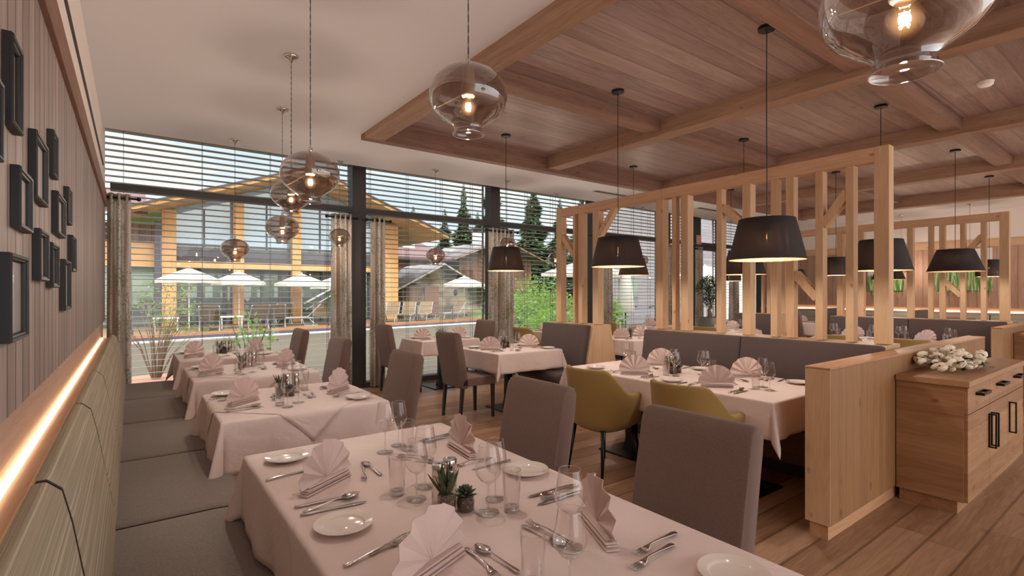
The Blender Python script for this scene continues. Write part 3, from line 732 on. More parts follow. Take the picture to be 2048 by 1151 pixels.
def overlay(x0, x1, y0, y1, half, lab, seed=0):
    hx, hy = (x1-x0)/2+.007, (y1-y0)/2+.007; n = 36; m = MB(); rg = []
    for i in range(n+1):
        row = []
        for j in range(n+1):
            p, q = (i/n*2-1)*half, (j/n*2-1)*half
            x, y = (p+q)/2, (p-q)/2
            row.append(drape(x, y, hx, hy, .016, seed, .05, .004))
        rg.append(row)
    m.rings(rg, False, False)
    o = obj('overlay_cloth', m, M['linen'], smooth=True, solid=.0012, loc=((x0+x1)/2, (y0+y1)/2, .7505))
    return tag(o, lab, 'tablecloth', 'diagonal overlay cloths')

# ---------------------------------------------------------------- tableware
def mk_plate():
    t = MB().lathe([(0, .004), (.045, .004), (.05, 0), (.055, .004), (.085, .0155), (.0868, .0175), (.0855, .019), (.0835, .0182), (.063, .0135), (.0605, .0125), (.057, .0078), (.055, .0068), (0, .0064)], 40)
    o = obj('side_plate', t, M['china'], smooth=True); o['category'] = 'plate'; return o
def loftbar(pts, n=8, up=1):
    """pts: (x, halfwidth, z, halfthick)"""
    return [[(x, w_*math.cos(2*PI*k/n), z+h*math.sin(2*PI*k/n)) for k in range(n)] for x, w_, z, h in pts]
HANDLE = [(-.105, .002, .004, .001), (-.103, .008, .004, .002), (-.09, .0095, .005, .0022), (-.07, .0075, .006, .002), (-.03, .0042, .0095, .0018), (.01, .0032, .012, .0018), (.03, .003, .012, .0017)]
def mk_knife():
    m = MB().rings(loftbar([(-.11, .002, .004, .001), (-.108, .007, .004, .003), (-.08, .0075, .0045, .0034), (-.02, .006, .0048, .003), (-.008, .0055, .0048, .0028), (0, .008, .0045, .0012), (.05, .0095, .003, .0009), (.09, .0085, .0022, .0007), (.108, .003, .002, .0005), (.112, .0005, .002, .0003)]))
    o = obj('table_knife', m, M['steel'], smooth=True); o['category'] = 'knife'; return o
def mk_fork():
    m = MB().rings(loftbar(HANDLE+[(.04, .007, .009, .0012), (.05, .011, .006, .001), (.062, .0125, .004, .001)]))
    for k in range(4):
        y = -.0108+k*.0072; m.rings([[(x, y-w_, z-.0008), (x, y+w_, z-.0008), (x, y+w_, z+.0008), (x, y-w_, z+.0008)] for x, w_, z in ((.060, .0021, .0042), (.08, .0017, .004), (.095, .0014, .0065), (.105, .0006, .010))])
    o = obj('table_fork', m, M['steel'], smooth=True); o['category'] = 'fork'; return o
def mk_spoon():
    m = MB().rings(loftbar(HANDLE+[(.036, .004, .0105, .0015)]))
    n = 16; rg = []
    for q in (0, .35, .6, .8, .93, 1.0):
        rg.append([(.066+.034*q*math.cos(2*PI*k/n), .0205*q*math.sin(2*PI*k/n)*(1-.12*math.cos(2*PI*k/n)), .0022+.0095*q**2.4) for k in range(n)])
    for q in (1.0, .9, .6, .3, .02):
        rg.append([(.066+.034*q*math.cos(2*PI*k/n), .0205*q*math.sin(2*PI*k/n)*(1-.12*math.cos(2*PI*k/n)), .0005+.0095*q**2.4) for k in range(n)])
    m.rings(rg, True, True)
    o = obj('table_spoon', m, M['steel'], smooth=True); o['category'] = 'spoon'; return o
def mk_wine(s=1.0):
    def f():
        t = thing('wine_glass', '', 'glass')
        p = [(.0035, .009), (.0032, .03), (.003, .07), (.0042, .088), (.012, .094), (.028, .106), (.0405, .126), (.0425, .138), (.0385, .165), (.033, .198), (.0305, .215)]
        obj('bowl', MB().lathe([(r*s, z*s) for r, z in p[4:]] , 32), M['glass'], t, smooth=True)
        obj('stem', MB().lathe([(r*s, z*s) for r, z in p[:5]], 14), M['glass_rim'], t, smooth=True)
        obj('foot', MB().lathe([(0, .0), (.036*s, .0), (.037*s, .0015), (.034*s, .003), (.012*s, .006), (.0035*s, .010)], 32), M['glass_rim'], t, smooth=True)
        obj('rim', MB().lathe([(.0305*s, .2142*s), (.0312*s, .215*s), (.0305*s, .2158*s), (.0298*s, .215*s), (.0305*s, .2142*s)], 32), M['glass_rim'], t, smooth=True)
        return t
    return f
def mk_tumbler():
    t = thing('water_tumbler', '', 'glass')
    obj('wall', MB().lathe([(.0255, .0), (.026, .012), (.031, .13)], 32), M['glass'], t, smooth=True)
    obj('inner_wall', MB().lathe([(.0, .014), (.022, .014), (.0238, .02), (.0295, .13)], 24), M['glass'], t, smooth=True)
    m = MB().lathe([(0, 0), (.0255, 0), (.026, .006), (.0255, .013), (0, .0135)], 32)
    obj('base', m, M['glass_rim'], t, smooth=True); obj('rim', MB().lathe([(.0295, .1295), (.0302, .131), (.031, .1295)], 32), M['glass_rim'], t, smooth=True); return t
def mk_napkin():
    m = MB(); n = 14; c = (0, 0)
    # pleated fan
    rings = []
    for rr, zz in ((.003, .03), (.05, 0), (.09, 0), (.132, 0)):
        row = []
        for k in range(n+1):
            a = PI*(-.02+1.04*k/n); zig = (.0045 if k % 2 else -.0045)*(.3+rr/.132*1.5)
            rad = rr; row.append((rad*math.cos(a), zig, .034+rad*math.sin(a)*1.0 if a >= 0 else .034))
        rings.append(row)
    m.rings(rings, False, False)
    fan = m
    t = thing('napkin', '', 'napkin')
    obj('fan', fan, M['napkin'], t, solid=.0016)
    b = MB()
    for k in range(4):
        z = .0035+k*.0078; w_ = .118-.004*k; o = .004*(k % 2)
        rgs = []
        for u in (-1, -.5, 0, .5, 1): rgs.append([(u*w_+o, -.018+o, z-.0026), (u*w_+o, .018-o, z-.0026), (u*w_+o, .021-o, z), (u*w_+o, .018-o, z+.0026), (u*w_+o, -.018+o, z+.0026), (u*w_+o, -.021+o, z)])
        b.rings(rgs)
    obj('pleated_foot', b, M['napkin'], t)
    return t
def mk_cone():
    t = thing('napkin', '', 'napkin')
    n = 18; rg = []
    for z, r in ((0, .055), (.05, .042), (.1, .026), (.15, .006)):
        rg.append([((r+.006*math.sin(5*a)*(1-z/.16))*math.cos(a), (r+.006*math.sin(5*a)*(1-z/.16))*.75*math.sin(a), z) for a in [2*PI*k/n for k in range(n)]])
    obj('cone', MB().rings(rg), M['napkin'], t, smooth=True); return t
def mk_mill():
    t = thing('pepper_mill', '', 'mill')
    obj('body', MB().lathe([(0, 0), (.0235, 0), (.024, .002), (.024, .098), (.0225, .1)], 28), M['steel'], t, smooth=True, bevel=.001)
    obj('cap', MB().lathe([(.0225, .1), (.024, .102), (.024, .133), (.0225, .1355), (.012, .1345), (0, .133)], 28), M['steel'], t, smooth=True)
    return t
def mk_aloe():
    t = thing('potted_succulent', '', 'plant')
    j = obj('glass_jar', MB().lathe([(.024, .001), (.029, .006), (.031, .03), (.031, .062), (.034, .066), (.033, .070)], 24), M['glass'], t, smooth=True)
    obj('pebbles', MB().lathe([(0, .003), (.026, .004), (.0295, .03), (.0295, .056), (0, .060)], 24), M['pebble'], t, smooth=True)
    m = MB()
    for k in range(11):
        a = k*2.4; l = R.uniform(.055, .098); tilt = R.uniform(.25, 1.0); d = Vector((math.cos(a)*math.sin(tilt), math.sin(a)*math.sin(tilt), math.cos(tilt)))
        s = Vector((-math.sin(a), math.cos(a), 0)); nn = d.cross(s); rg = []
        for u, w_ in ((0, .008), (.3, .0105), (.6, .008), (.85, .0045), (1, .0006)):
            p = Vector((0, 0, .055))+d*l*u+Vector((0, 0, .02*u*u)); rg.append([p+s*w_*math.cos(q)+nn*w_*.45*math.sin(q) for q in [2*PI*i/6 for i in range(6)]])
        m.rings(rg)
    obj('leaves', m, M['succulent'], t, smooth=True); return t
def mk_rosette():
    t = thing('potted_succulent', '', 'plant')
    obj('glass_jar', MB().lathe([(.024, .001), (.029, .006), (.030, .03), (.028, .045), (.031, .050)], 24), M['glass'], t, smooth=True)
    obj('pebbles', MB().lathe([(0, .003), (.026, .004), (.0285, .03), (.0265, .042), (0, .044)], 24), M['pebble'], t, smooth=True)
    m = MB()
    for k in range(34):
        a = k*2.399; u0 = k/34; tilt = 1.35-u0*1.1; l = .045*(1-u0*.45); d = Vector((math.cos(a)*math.sin(tilt), math.sin(a)*math.sin(tilt), math.cos(tilt)))
        s = Vector((-math.sin(a), math.cos(a), 0)); nn = d.cross(s); rg = []
        for u, w_ in ((0, .004), (.5, .0085), (.8, .006), (1, .0006)):
            p = Vector((0, 0, .045+u0*.012))+d*l*u; rg.append([p+s*w_*math.cos(q)+nn*w_*.4*math.sin(q) for q in [2*PI*i/6 for i in range(6)]])
        m.rings(rg)
    obj('leaves', m, M['succulent'], t, smooth=True); return t
MK = dict(plate=mk_plate, knife=mk_knife, fork=mk_fork, spoon=mk_spoon, goblet=mk_wine(1.0), white=mk_wine(.93), tumbler=mk_tumbler, napkin=mk_napkin, mill=mk_mill, aloe=mk_aloe, rosette=mk_rosette, cone=mk_cone)
GRP = dict(plate='side plates', knife='table knives', fork='forks', spoon='spoons', goblet='wine glasses', white='wine glasses', tumbler='water tumblers', napkin='fan folded napkins', mill='salt and pepper mills', aloe='succulents in jars', rosette='succulents in jars', cone='fan folded napkins')
ZT = .7492
def put(k, x, y, rz, lab, z=ZT, tilt=0, s=1):
    o = inst(k, MK[k], (x, y, z), rz, lab, GRP[k])
    if tilt: o.rotation_euler = (0, tilt, rz)
    if s != 1: o.scale = (s, s, s)
    return o
def seat(ex, ey, ang, place, t, full=True, nap=35, ov=None, seed=0, zt=ZT, skip=()):
    """a cover laid at table edge point ex, ey; ang is the way the diner looks; b is to the diner's left"""
    rr = random.Random(seed*91+5); ca, sa = math.cos(ang), math.sin(ang)
    def at(a, b): return ex+a*ca-b*sa, ey+a*sa+b*ca
    ov = ov or {}
    A = ang; d = math.radians; w_ = 'at the %s of the %s' % (place, t)
    items = [('plate', 'p', .105, .39, 0, 'white side plate ' + w_),
             ('napkin', 'n', .16, 0, nap, 'fan-folded napkin ' + w_),
             ('goblet', 'g', .44, -.20, 0, 'larger wine glass ' + w_),
             ('white', 'w', .36, -.285, 0, 'smaller wine glass ' + w_),
             ('tumbler', 't', .335, -.20, 0, 'straight water tumbler ' + w_),
             ('knife', 'k', .145, -.145, 4, 'inner table knife ' + w_),
             ('spoon', 's', .140, -.17, 12, 'soup spoon ' + w_),
             ('fork', 'f', .135, .145, -8, 'larger table fork ' + w_)]
    if full: items += [('knife', 'k2', .135, -.205, 2, 'outer table knife ' + w_),
             ('fork', 'f2', .16, .185, 8, 'outer fork ' + w_),
             ('knife', 'bk', .09, .255, 6, 'butter knife ' + w_),
             ('spoon', 'ds', .38, .06, 88, 'dessert spoon ' + w_),
             ('fork', 'df', .345, .04, -98, 'dessert fork ' + w_)]
    for k, key, a, b, rot, lab in items:
        if key in skip: continue
        if key in ov: x, y = ov[key][:2]
        else:
            x, y = at(a, b)
            if key not in 'ft': x += rr.uniform(-.008, .008); y += rr.uniform(-.008, .008)
        if key in ov and len(ov[key]) > 2: r_ = d(ov[key][2])
        else: r_ = A+d(rot)+(0 if key in ('n',) else rr.uniform(-.06, .06))
        kind = k
        s = .86 if key in ('ds', 'df', 'bk') else .95
        if k not in ('knife', 'fork', 'spoon'): s = 1
        z = zt+(.001 if k != 'spoon' else .0015)
        put(kind, x, y, r_, lab, z, -.03 if key == 's' else 0, s)
def centre(x, y, t, ang=0, both=True, mills=True, zt=ZT):
    ca, sa = math.cos(ang), math.sin(ang)
    def at(a, b): return x+a*ca-b*sa, y+a*sa+b*ca
    if mills:
        put('mill', *at(0, 0), .3, 'steel mill standing nearer the succulents on the ' + t, zt)
        put('mill', *at(.058, .025), 1, 'steel mill standing behind its twin on the ' + t, zt)
    put('aloe', *at(-.03, -.09), 0, 'spiky succulent in a glass jar on the ' + t, zt)
    if both: put('rosette', *at(.03, -.105), .5, 'low rosette succulent in a glass jar on the ' + t, zt)

# row along the wall banquette
TX0, TX1 = .40, 1.33
T1, T2, T3, T4 = 'nearest table', 'second banquette table', 'third banquette table', 'banquette table by the window'
rows = [(.42, 2.44, T1), (3.17, 4.08, T2), (4.72, 5.64, T3), (6.22, 7.12, T4)]
for i, (y0, y1, t) in enumerate(rows):
    c = (y0+y1)/2
    table(TX0, TX1, y0, y1, [(0, -.5), (0, .5)] if i == 0 else [(0, 0)], 'cloth-covered table on a dark pedestal, the ' + t)
    cloth(TX0, TX1, y0, y1, (.27, .30, .28, .26)[i], 'white linen tablecloth draped over the ' + t, seed=i*2.3, step=.03)
    if i in (1, 2): overlay(TX0, TX1, y0, y1, (.455+.20)*math.sqrt(2)/math.sqrt(2), 'white overlay cloth laid diagonally on the ' + t, i)
seat(TX0, 1.88, 0, 'far banquette place', T1, nap=35, seed=1, ov={'p': (.52, 2.28), 't': (.74, 1.665), 'w': (.775, 1.585), 'g': (.85, 1.67), 'n': (.565, 1.89, 33), 'k': (.525, 1.745, -3), 'k2': (.525, 1.67, -4), 's': (.535, 1.715, 8), 'f': (.50, 1.80, 0), 'f2': (.55, 1.78, -8), 'bk': (.49, 2.085, 10), 'ds': (.76, 1.955, 92), 'df': (.72, 1.93, 250)}, skip=('f', 'f2'))
seat(TX0, 1.16, 0, 'near banquette place', T1, seed=2, ov={'p': (.505, 1.52), 'f': (.53, 1.32, 11), 'f2': (.60, 1.345, 17), 'n': (.60, 1.145, 22), 'ds': (.765, 1.10, 95), 'df': (.725, 1.105, 266), 'g': (.965, 1.03), 'w': (.81, .865), 't': (.765, .945)}, skip=('bk', 'k', 'k2', 's'))
seat(TX1, 1.93, PI, 'far chair place', T1, nap=-20, seed=3, ov={'p': (1.23, 1.56), 'n': (1.16, 1.93, 84), 'g': (.89, 2.13), 'w': (.98, 2.19), 't': (.985, 2.105), 'ds': (.965, 1.975, 300), 'df': (.945, 1.95, 120), 'k': (1.20, 2.17, 182), 's': (1.18, 2.15, 176), 'k2': (1.18, 2.20, 188), 'f': (1.12, 1.78, 180), 'bk': (1.17, 1.71, 180)}, skip=('f2',))
seat(TX1, 1.10, PI, 'near chair place', T1, seed=4, ov={'p': (1.185, .68), 'n': (1.09, 1.05, 66), 'g': (.91, 1.35), 'w': (.99, 1.425), 't': (.98, 1.32), 'k': (1.19, 1.36, 176), 's': (1.20, 1.335, 186), 'k2': (1.175, 1.295, 178), 'f': (1.17, .90, 184), 'f2': (1.105, .86, 186), 'ds': (.945, 1.12, 275), 'df': (.975, 1.13, 95)}, skip=('bk',))
put('mill', .815, 1.50, .3, 'steel mill standing nearer the succulents on the ' + T1); put('mill', .87, 1.525, 1, 'steel mill standing behind its twin on the ' + T1)
put('aloe', .80, 1.425, .4, 'spiky succulent in a glass jar on the ' + T1); put('rosette', .862, 1.41, .5, 'low rosette succulent in a glass jar on the ' + T1)
for i, (y0, y1, t) in enumerate(rows[1:]):
    c = (y0+y1)/2; z = ZT+(.003 if i < 2 else 0)
    seat(TX0, c-.02, 0, 'banquette place', t, nap=38, seed=10+i, zt=z, ov={'p': (TX0+.11, c+.33)})
    seat(TX1, c+.02, PI, 'chair place', t, nap=-140, seed=20+i, zt=z, ov={'p': (TX1-.13, c-.31)})
    centre(.86, c+.16, t, -.3, zt=z, both=i != 1)
chair(1.385, 2.0, PI, 'taupe dining chair at the far side place of the nearest table')
chair(1.395, 1.10, PI, 'big foreground taupe dining chair at the near right of the nearest table')
chair(1.40, 3.62, PI-.03, 'taupe dining chair at the second banquette table')
chair(1.40, 5.16, PI, 'taupe dining chair at the third banquette table, left of the dark post')
chair(1.40, 6.66, PI, 'taupe dining chair at the banquette table by the window')
# middle row
MX0, MX1 = 3.36, 4.30
W1, W2, YT = 'pedestal table at the window', 'pedestal table before the single grey bench', 'long table with mustard chairs'
table(MX0, MX1, 6.68, 7.32, [(0, 0)], 'square table on a black pedestal right by the window'); cloth(MX0, MX1, 6.66, 7.34, .22, 'white tablecloth on the ' + W1, 5)
table(MX0, MX1, 4.76, 5.64, [(-.02, 0)], 'square table on a black pedestal before the single grey bench'); cloth(MX0, MX1, 4.76, 5.64, .235, 'white tablecloth on the ' + W2, 6)
table(MX0-.03, MX1-.02, 1.64, 3.56, [(-.13, -.55), (-.13, .50)], 'long table between the grey bench and the mustard chairs'); cloth(MX0-.06, MX1-.03, 1.63, 3.57, .25, 'white tablecloth on the ' + YT, 7)
seat(MX0, 7.0, 0, 'left place', W1, full=False, nap=-37, seed=31, ov={'p': (3.50, 7.2)}); seat(MX1, 7.0, PI, 'right place', W1, full=False, nap=143, seed=32, ov={'p': (4.17, 6.8)}); centre(3.85, 7.08, W1, .3)
seat(MX0, 5.17, 0, 'left place', W2, full=True, nap=-37, seed=33, ov={'p': (3.49, 5.5)}); seat(MX1, 5.2, PI, 'bench-side place', W2, nap=143, seed=34, ov={'p': (4.20, 4.88)}); centre(3.80, 5.36, W2, .3)
seat(MX0-.05, 2.90, 0, 'far mustard-chair place', YT, nap=-45, seed=35, ov={'p': (3.45, 3.33)}); seat(MX0-.05, 2.12, 0, 'near mustard-chair place', YT, nap=-43, seed=36, ov={'p': (3.42, 2.48)})
seat(MX1-.04, 3.10, PI, 'far bench-side place', YT, nap=140, seed=37); seat(MX1-.04, 2.24, PI, 'near bench-side place', YT, nap=140, seed=38, ov={'p': (4.12, 1.84)})
centre(3.82, 2.82, YT, -.2)
chair(3.19, 5.14, 0, 'taupe dining chair in full view at the left of the pedestal table')
chair(3.18, 7.0, 0, 'dark-backed dining chair by the window, left of the window table')
chair(4.42, 7.05, PI, 'taupe dining chair right of the window table, before the wide curtain')
armchair(3.10, 2.93, .0, 'mustard tub armchair at the far end of the long table'); armchair(3.10, 2.07, .0, 'mustard tub armchair behind the foreground chair, nearer one')
# beyond the nearer screen
W3, W4, B1, BC = 'window table behind the timber screen', 'far window table near the bonsai', 'table seen through the screen gap', 'hidden table behind the nearer screen'
BB, B2 = 'long table below the farther screen', 'rear table at the single grey bench'
def settable(x0, x1, y0, y1, name, sd, n=1, over=.24, nap=(-37, 143)):
    table(x0, x1, y0, y1, [(0, 0)] if n == 1 else [(0, -.5), (0, .5)], 'cloth-covered pedestal table, the ' + name)
    cloth(x0, x1, y0, y1, over, 'white tablecloth on the ' + name, sd, .06)
    for k in range(n):
        y = y0+(y1-y0)*(k+.5)/n; q = '' if n == 1 else ('near ', 'far ')[k]
        seat(x0, y-.05, 0, q+'left place', name, False, nap[0], seed=sd*5+k); seat(x1, y+.05, PI, q+'right place', name, False, nap[1], seed=sd*5+k+50)
    centre((x0+x1)/2, (y0+y1)/2+.12, name, .3, both=False)
settable(5.92, 6.82, 6.62, 7.3, W3, 8); settable(8.6, 9.5, 6.6, 7.3, W4, 9); settable(5.86, 6.76, 4.9, 5.75, B1, 10)
settable(5.6, 6.5, 1.75, 3.6, BC, 11, 2); settable(8.55, 9.45, 1.85, 3.65, BB, 12, 2); settable(8.6, 9.5, 4.92, 5.75, B2, 13)
put('cone', 6.05, 7.22, 0, 'small cone-folded napkin at the window corner beside the screen end')
armchair(5.62, 7.05, 0, 'mustard tub armchair by the wide curtain beyond the grey bench seat'); armchair(7.12, 5.35, PI, 'mustard tub armchair facing left beyond the gap in the screen')
armchair(7.95, 7.1, -.3, 'mustard tub armchair at the window seen through the screen gap'); armchair(8.32, 5.25, 0, 'mustard tub armchair before the bonsai tree')
armchair(8.22, 3.02, 0, 'mustard tub armchair behind the screen, in the middle gap'); armchair(8.22, 2.22, 0, 'mustard tub armchair behind the screen end post, above the partition')
# far seating near the back wall
for k, (x, y) in enumerate(((12.6, 5.6), (12.6, 4.2), (12.6, 2.6))):
    nm = ('deepest', 'middle', 'nearest')[k] + ' table before the far striped banquette'
    table(x-.1, x+.8, y-.45, y+.45, [(0, 0)], 'cloth-covered pedestal table, the ' + nm); cloth(x-.1, x+.8, y-.45, y+.45, .3, 'white tablecloth on the ' + nm, k, .06)
    chair(x-.15, y, 0, 'taupe dining chair at the ' + nm); put('napkin', x+.2, y, 1.2, 'napkin on the ' + nm); put('goblet', x+.35, y-.2, 0, 'wine glass on the ' + nm)
    bt = thing('high_back_bench', 'grey high-backed bench seat end-on beside the ' + nm, 'bench', (x+.3, y+.75, 0))
    obj('backrest', MB().box(-.45, .45, 0, .12, .12, 1.1), M['taupe_bench'], bt, bevel=.02); obj('seat', MB().box(-.45, .45, -.2, -.001, .3, .47), M['taupe_bench'], bt, bevel=.02); obj('plinth', MB().box(-.4, .4, -.15, .1, 0, .12), M['anthracite'], bt)
# bonsai
t = thing('potted_bonsai', 'bonsai tree in a round grey pot before the glass door', 'plant', (10.76, 6.80, 0))
obj('stand', MB().box(-.2, .2, -.2, .2, 0, .56), M['anthracite'], t, bevel=.005)
obj('pot', MB().lathe([(0, .56), (.19, .56), (.21, .58), (.225, .88), (.205, .88), (.2, .86), (0, .86)], 32), flat('grey_pot', (130, 128, 126), .6), t, smooth=True)
obj('trunk', MB().tube([(.05, 0, .86), (.10, .02, .95), (.03, .0, 1.05), (.12, 0, 1.14), (.05, 0, 1.3), (-.02, 0, 1.5)], [.06, .05, .04, .032, .022, .012], 8), flat('bonsai_bark', (150, 128, 112), .8), t, smooth=True)
m = MB()
for cx_, cz_, r_, n_ in ((-.02, 1.64, .19, 520), (-.2, 1.55, .17, 420), (.1, 1.42, .15, 300), (.12, 1.24, .17, 360), (.0, 1.32, .13, 220), (.0, 1.75, .13, 200), (.16, 1.55, .14, 200)):
    for k in range(n_):
        d_ = Vector((R.gauss(0, 1), R.gauss(0, 1), R.gauss(0, .7))).normalized()*r_*R.uniform(.55, 1); m.leaf(Vector((cx_, 0, cz_))+d_, d_+Vector((R.uniform(-.1, .1), R.uniform(-.1, .1), .05)), R.uniform(.03, .045), .02)
obj('foliage', m, M['leafdark'], t)

# ---------------------------------------------------------------- pendant lamps
def point(x, y, z, e, r=.03, col=(1, .89, .76), name='lamp_light'):
    l = bpy.data.lights.new(name, 'POINT'); l.energy = e; l.shadow_soft_size = r; l.color = col
    o = bpy.data.objects.new(name, l); COL.objects.link(o); o.location = (x, y, z); return o
def mk_glasslamp():
    t = thing('glass_pendant_lamp', '', 'pendant lamp')
    p = [(.016, .125), (.03, .122), (.07, .112), (.11, .09), (.138, .058), (.150, .02), (.149, -.01), (.135, -.045), (.108, -.072), (.08, -.09), (.062, -.104), (.054, -.116), (.0535, -.126), (.058, -.136), (.060, -.139)]
    s = obj('smoked_shade', MB().lathe(p, 48), M['smoke'], t, smooth=True)
    obj('rim', MB().lathe([(.060, -.139), (.062, -.1405), (.060, -.142), (.058, -.1405), (.060, -.139)], 40), M['glass_rim'], s, smooth=True)
    obj('socket', MB().lathe([(0, .125), (.022, .122), (.024, .06), (.027, .055), (.027, .01), (.018, .0)], 20), M['socket'], t, smooth=True)
    b = obj('bulb', MB().ball((0, 0, -.035), .036, .036, .038, 20, 12), M['bulb'], t, smooth=True)
    m = MB(); m.tube([(.009*math.cos(k*2*PI/5*2), .009*math.sin(k*2*PI/5*2), -.020-(.028 if k % 2 else 0)) for k in range(10)], 0.0013, 5)
    obj('filament', m, M['filament'], b)
    return t
gl = [(1.04, 1.68, 2.20, 1.0, 'clear-topped smoked glass pendant lamp nearest the left table, below the coffer corner'),
      (.757, 2.81, 2.07, 1.0, 'smoked glass pendant lamp hanging over the second table, topmost of the left cluster'),
      (.97, 4.12, 2.19, .97, 'smoked glass pendant lamp in the middle of the overlapping left cluster'),
      (1.18, 5.36, 2.08, 1.04, 'smoked glass pendant lamp lowest of the overlapping left cluster'),
      (.97, 6.78, 1.96, 1.04, 'smoked glass pendant lamp hanging left of the cluster before the blinds'),
      (2.27, 7.0, 2.21, .95, 'small smoked glass pendant lamp in front of the curtain beside the dark post'),
      (3.57, 6.68, 1.99, .95, 'smoked glass pendant lamp over the window table before the stone house'),
      (4.83, 6.62, 2.22, .95, 'clear glass pendant lamp peeking above the leftmost black lampshade'),
      (6.17, 6.97, 2.06, .95, 'glass pendant lamp half hidden behind the end upright of the screen'),
      (8.55, 6.95, 2.12, .95, 'glass pendant lamp behind two black lampshades, near the folded parasol'),
      (14.3, 4.1, 2.0, .95, 'glass pendant lamp near the far wall, beside the middle uprights'), (13.6, 2.75, 2.05, 1.0, 'glass pendant lamp in front of the large green painting'),
      (1.24, .35, 2.03, 1.0, 'big smoked glass pendant lamp cut by the top right edge of the picture')]
for i, (x, y, z, s, lb) in enumerate(gl):
    o = inst('glasslamp', mk_glasslamp, (x, y, z), i*.7, lb, 'smoked glass pendant lamps'); o.scale = (s, s, s)

    h = 3.25-z; m = MB().tube([(0, 0, .12), (0, 0, .15)], .010, 12)
    top = h/s
    obj('cable_grip', m, M['chrome'], o, smooth=True)
    tw = MB()
    for ph in (0, PI):
        n = int((top-.16)/.012); tw.tube([(.0016*math.cos(k*.9+ph), .0016*math.sin(k*.9+ph), .15+(top-.17)*k/n) for k in range(n+1)], .0015, 4)
    obj('twisted_cable', tw, M['cord'], o)
    obj('ceiling_cup', MB().lathe([(0, top), (.055, top), (.056, top-.008), (.045, top-.020), (.018, top-.028), (.010, top-.045), (0, top-.045)], 28), M['chrome'], o, smooth=True)
    point(x, y, z-.035, LAMP_G*{0: .6, 12: .25, 10: 1.5, 11: 1.5}.get(i, 1), .012, (1, .96, .90))
bl = [(3.74, 1.89, 1.69, 1.99, .262, .19, 'largest black conical lampshade pendant, over the long table'),
      (3.76, 3.34, 1.70, 1.98, .258, .19, 'black conical lampshade pendant left of the screen, over the mustard chairs'),
      (3.71, 5.11, 1.72, 2.01, .232, .165, 'leftmost black conical lampshade pendant, before the curtain'),
      (6.26, 1.97, 1.68, 2.0, .275, .19, 'black conical lampshade pendant behind the screen end post'),
      (6.23, 3.44, 1.68, 1.98, .262, .18, 'black conical lampshade pendant behind the screen, half hidden by the largest one'),
      (6.22, 5.21, 1.72, 1.98, .232, .165, 'black conical lampshade pendant tucked behind the one left of the screen'),
      (9.04, 1.98, 1.74, 2.04, .312, .20, 'wide flat black conical lampshade pendant at the right, before the large painting'),
      (9.10, 3.48, 1.73, 2.02, .178, .174, 'black drum lampshade pendant between two uprights, in the middle gap'),
      (9.05, 5.25, 1.67, 1.93, .178, .174, 'black drum lampshade pendant low behind the screen, left of the middle'),
      (11.5, 2.08, 1.72, 2.0, .178, .174, 'black drum lampshade pendant at the far right, by the end of the rear screen'),
      (11.5, 3.5, 1.70, 1.97, .27, .17, 'far black conical lampshade pendant below the second one behind the end post'),
      (11.5, 5.2, 1.70, 1.95, .26, .17, 'far black conical lampshade pendant in the narrow gap right of the largest one')]
for i, (x, y, z0, z1, r0, r1, lb) in enumerate(bl):
    t = thing('black_pendant_lamp', lb, 'pendant lamp', (x, y, z0), 0, 'black lampshade pendants'); h = z1-z0
    sh = obj('lampshade', MB().lathe([(r0, 0), (r1, h)], 56), M['shade_out'], t, smooth=True)
    m = MB(); n = 48
    rg = [[((r_-.004-.004*(k % 2))*math.cos(2*PI*k/n), (r_-.004-.004*(k % 2))*math.sin(2*PI*k/n), zz) for k in range(n)] for r_, zz in ((r0, .001), (r1, h-.001))]
    obj('copper_lining', m.rings(rg, True, False), M['copper'], sh)
    m = MB()
    for k in range(3): a = 2*PI*k/3; m.tube([(0, 0, h-.02), ((r1-.006)*math.cos(a), (r1-.006)*math.sin(a), h-.01)], .002, 5)
    m.lathe([(0, h), (.018, h), (.02, h-.06), (.016, h-.09), (0, h-.09)], 14)
    obj('lamp_holder', m, M['black'], t)
    b = obj('bulb', MB().ball((0, 0, h-.13), .03, .03, .045, 16, 10), M['bulb'], t, smooth=True)
    obj('filament', MB().tube([(-.007, 0, h-.15), (-.006, 0, h-.11), (0, 0, h-.15), (.006, 0, h-.11), (.007, 0, h-.15)], .0015, 5), M['filament2'], b)
    obj('cable', MB().tube([(0, 0, h), (.003, 0, h+.3), (-.002, 0, h+.8), (0, 0, 3.40-z0-.02)], .0035, 6), M['black'], t)
    obj('ceiling_plate', MB().lathe([(0, 3.4-z0), (.06, 3.4-z0), (.06, 3.4-z0-.022), (0, 3.4-z0-.024)], 32), M['black'], t)
    point(x, y, z0+.08, LAMP_B, .05)
# ---------------------------------------------------------------- outside
ALB = .85    # outdoor surfaces have low, natural albedo
timber = wood('facade_timber', (238, 190, 128), (206, 146, 86), 'Z', 'X', .5, .15, .12, .4)
timberx = wood('facade_timber_beam', (238, 194, 134), (208, 150, 92), 'X', 'Z', .5, 0, .1, .3)
soffit = wood('roof_soffit_boards', (240, 196, 134), (206, 152, 94), 'Y', 'X', .42, .6, .14, .2)
deckm = wood('deck_boards', (140, 118, 90), (108, 86, 62), 'X', 'Y', .14, .5, .1, 0)
fascia = flat('deck_fascia', (180, 122, 76), .7)
darkm = flat('dark_steel', (72, 66, 74), .5)
lawn = mat('gravel_lawn', lambda g: bsdf(g, g.mix(g.n('TexNoise', {'Scale': 2600.0, 'Detail': 8.0, 'Roughness': .75}).outputs[0], (52, 44, 30), (84, 70, 48)), .95))
green = mat('far_meadow', lambda g: bsdf(g, g.mix(g.n('TexNoise', {'Scale': 2.0, 'Detail': 5.0}).outputs[0], (52, 84, 34), (104, 128, 62)), .95))
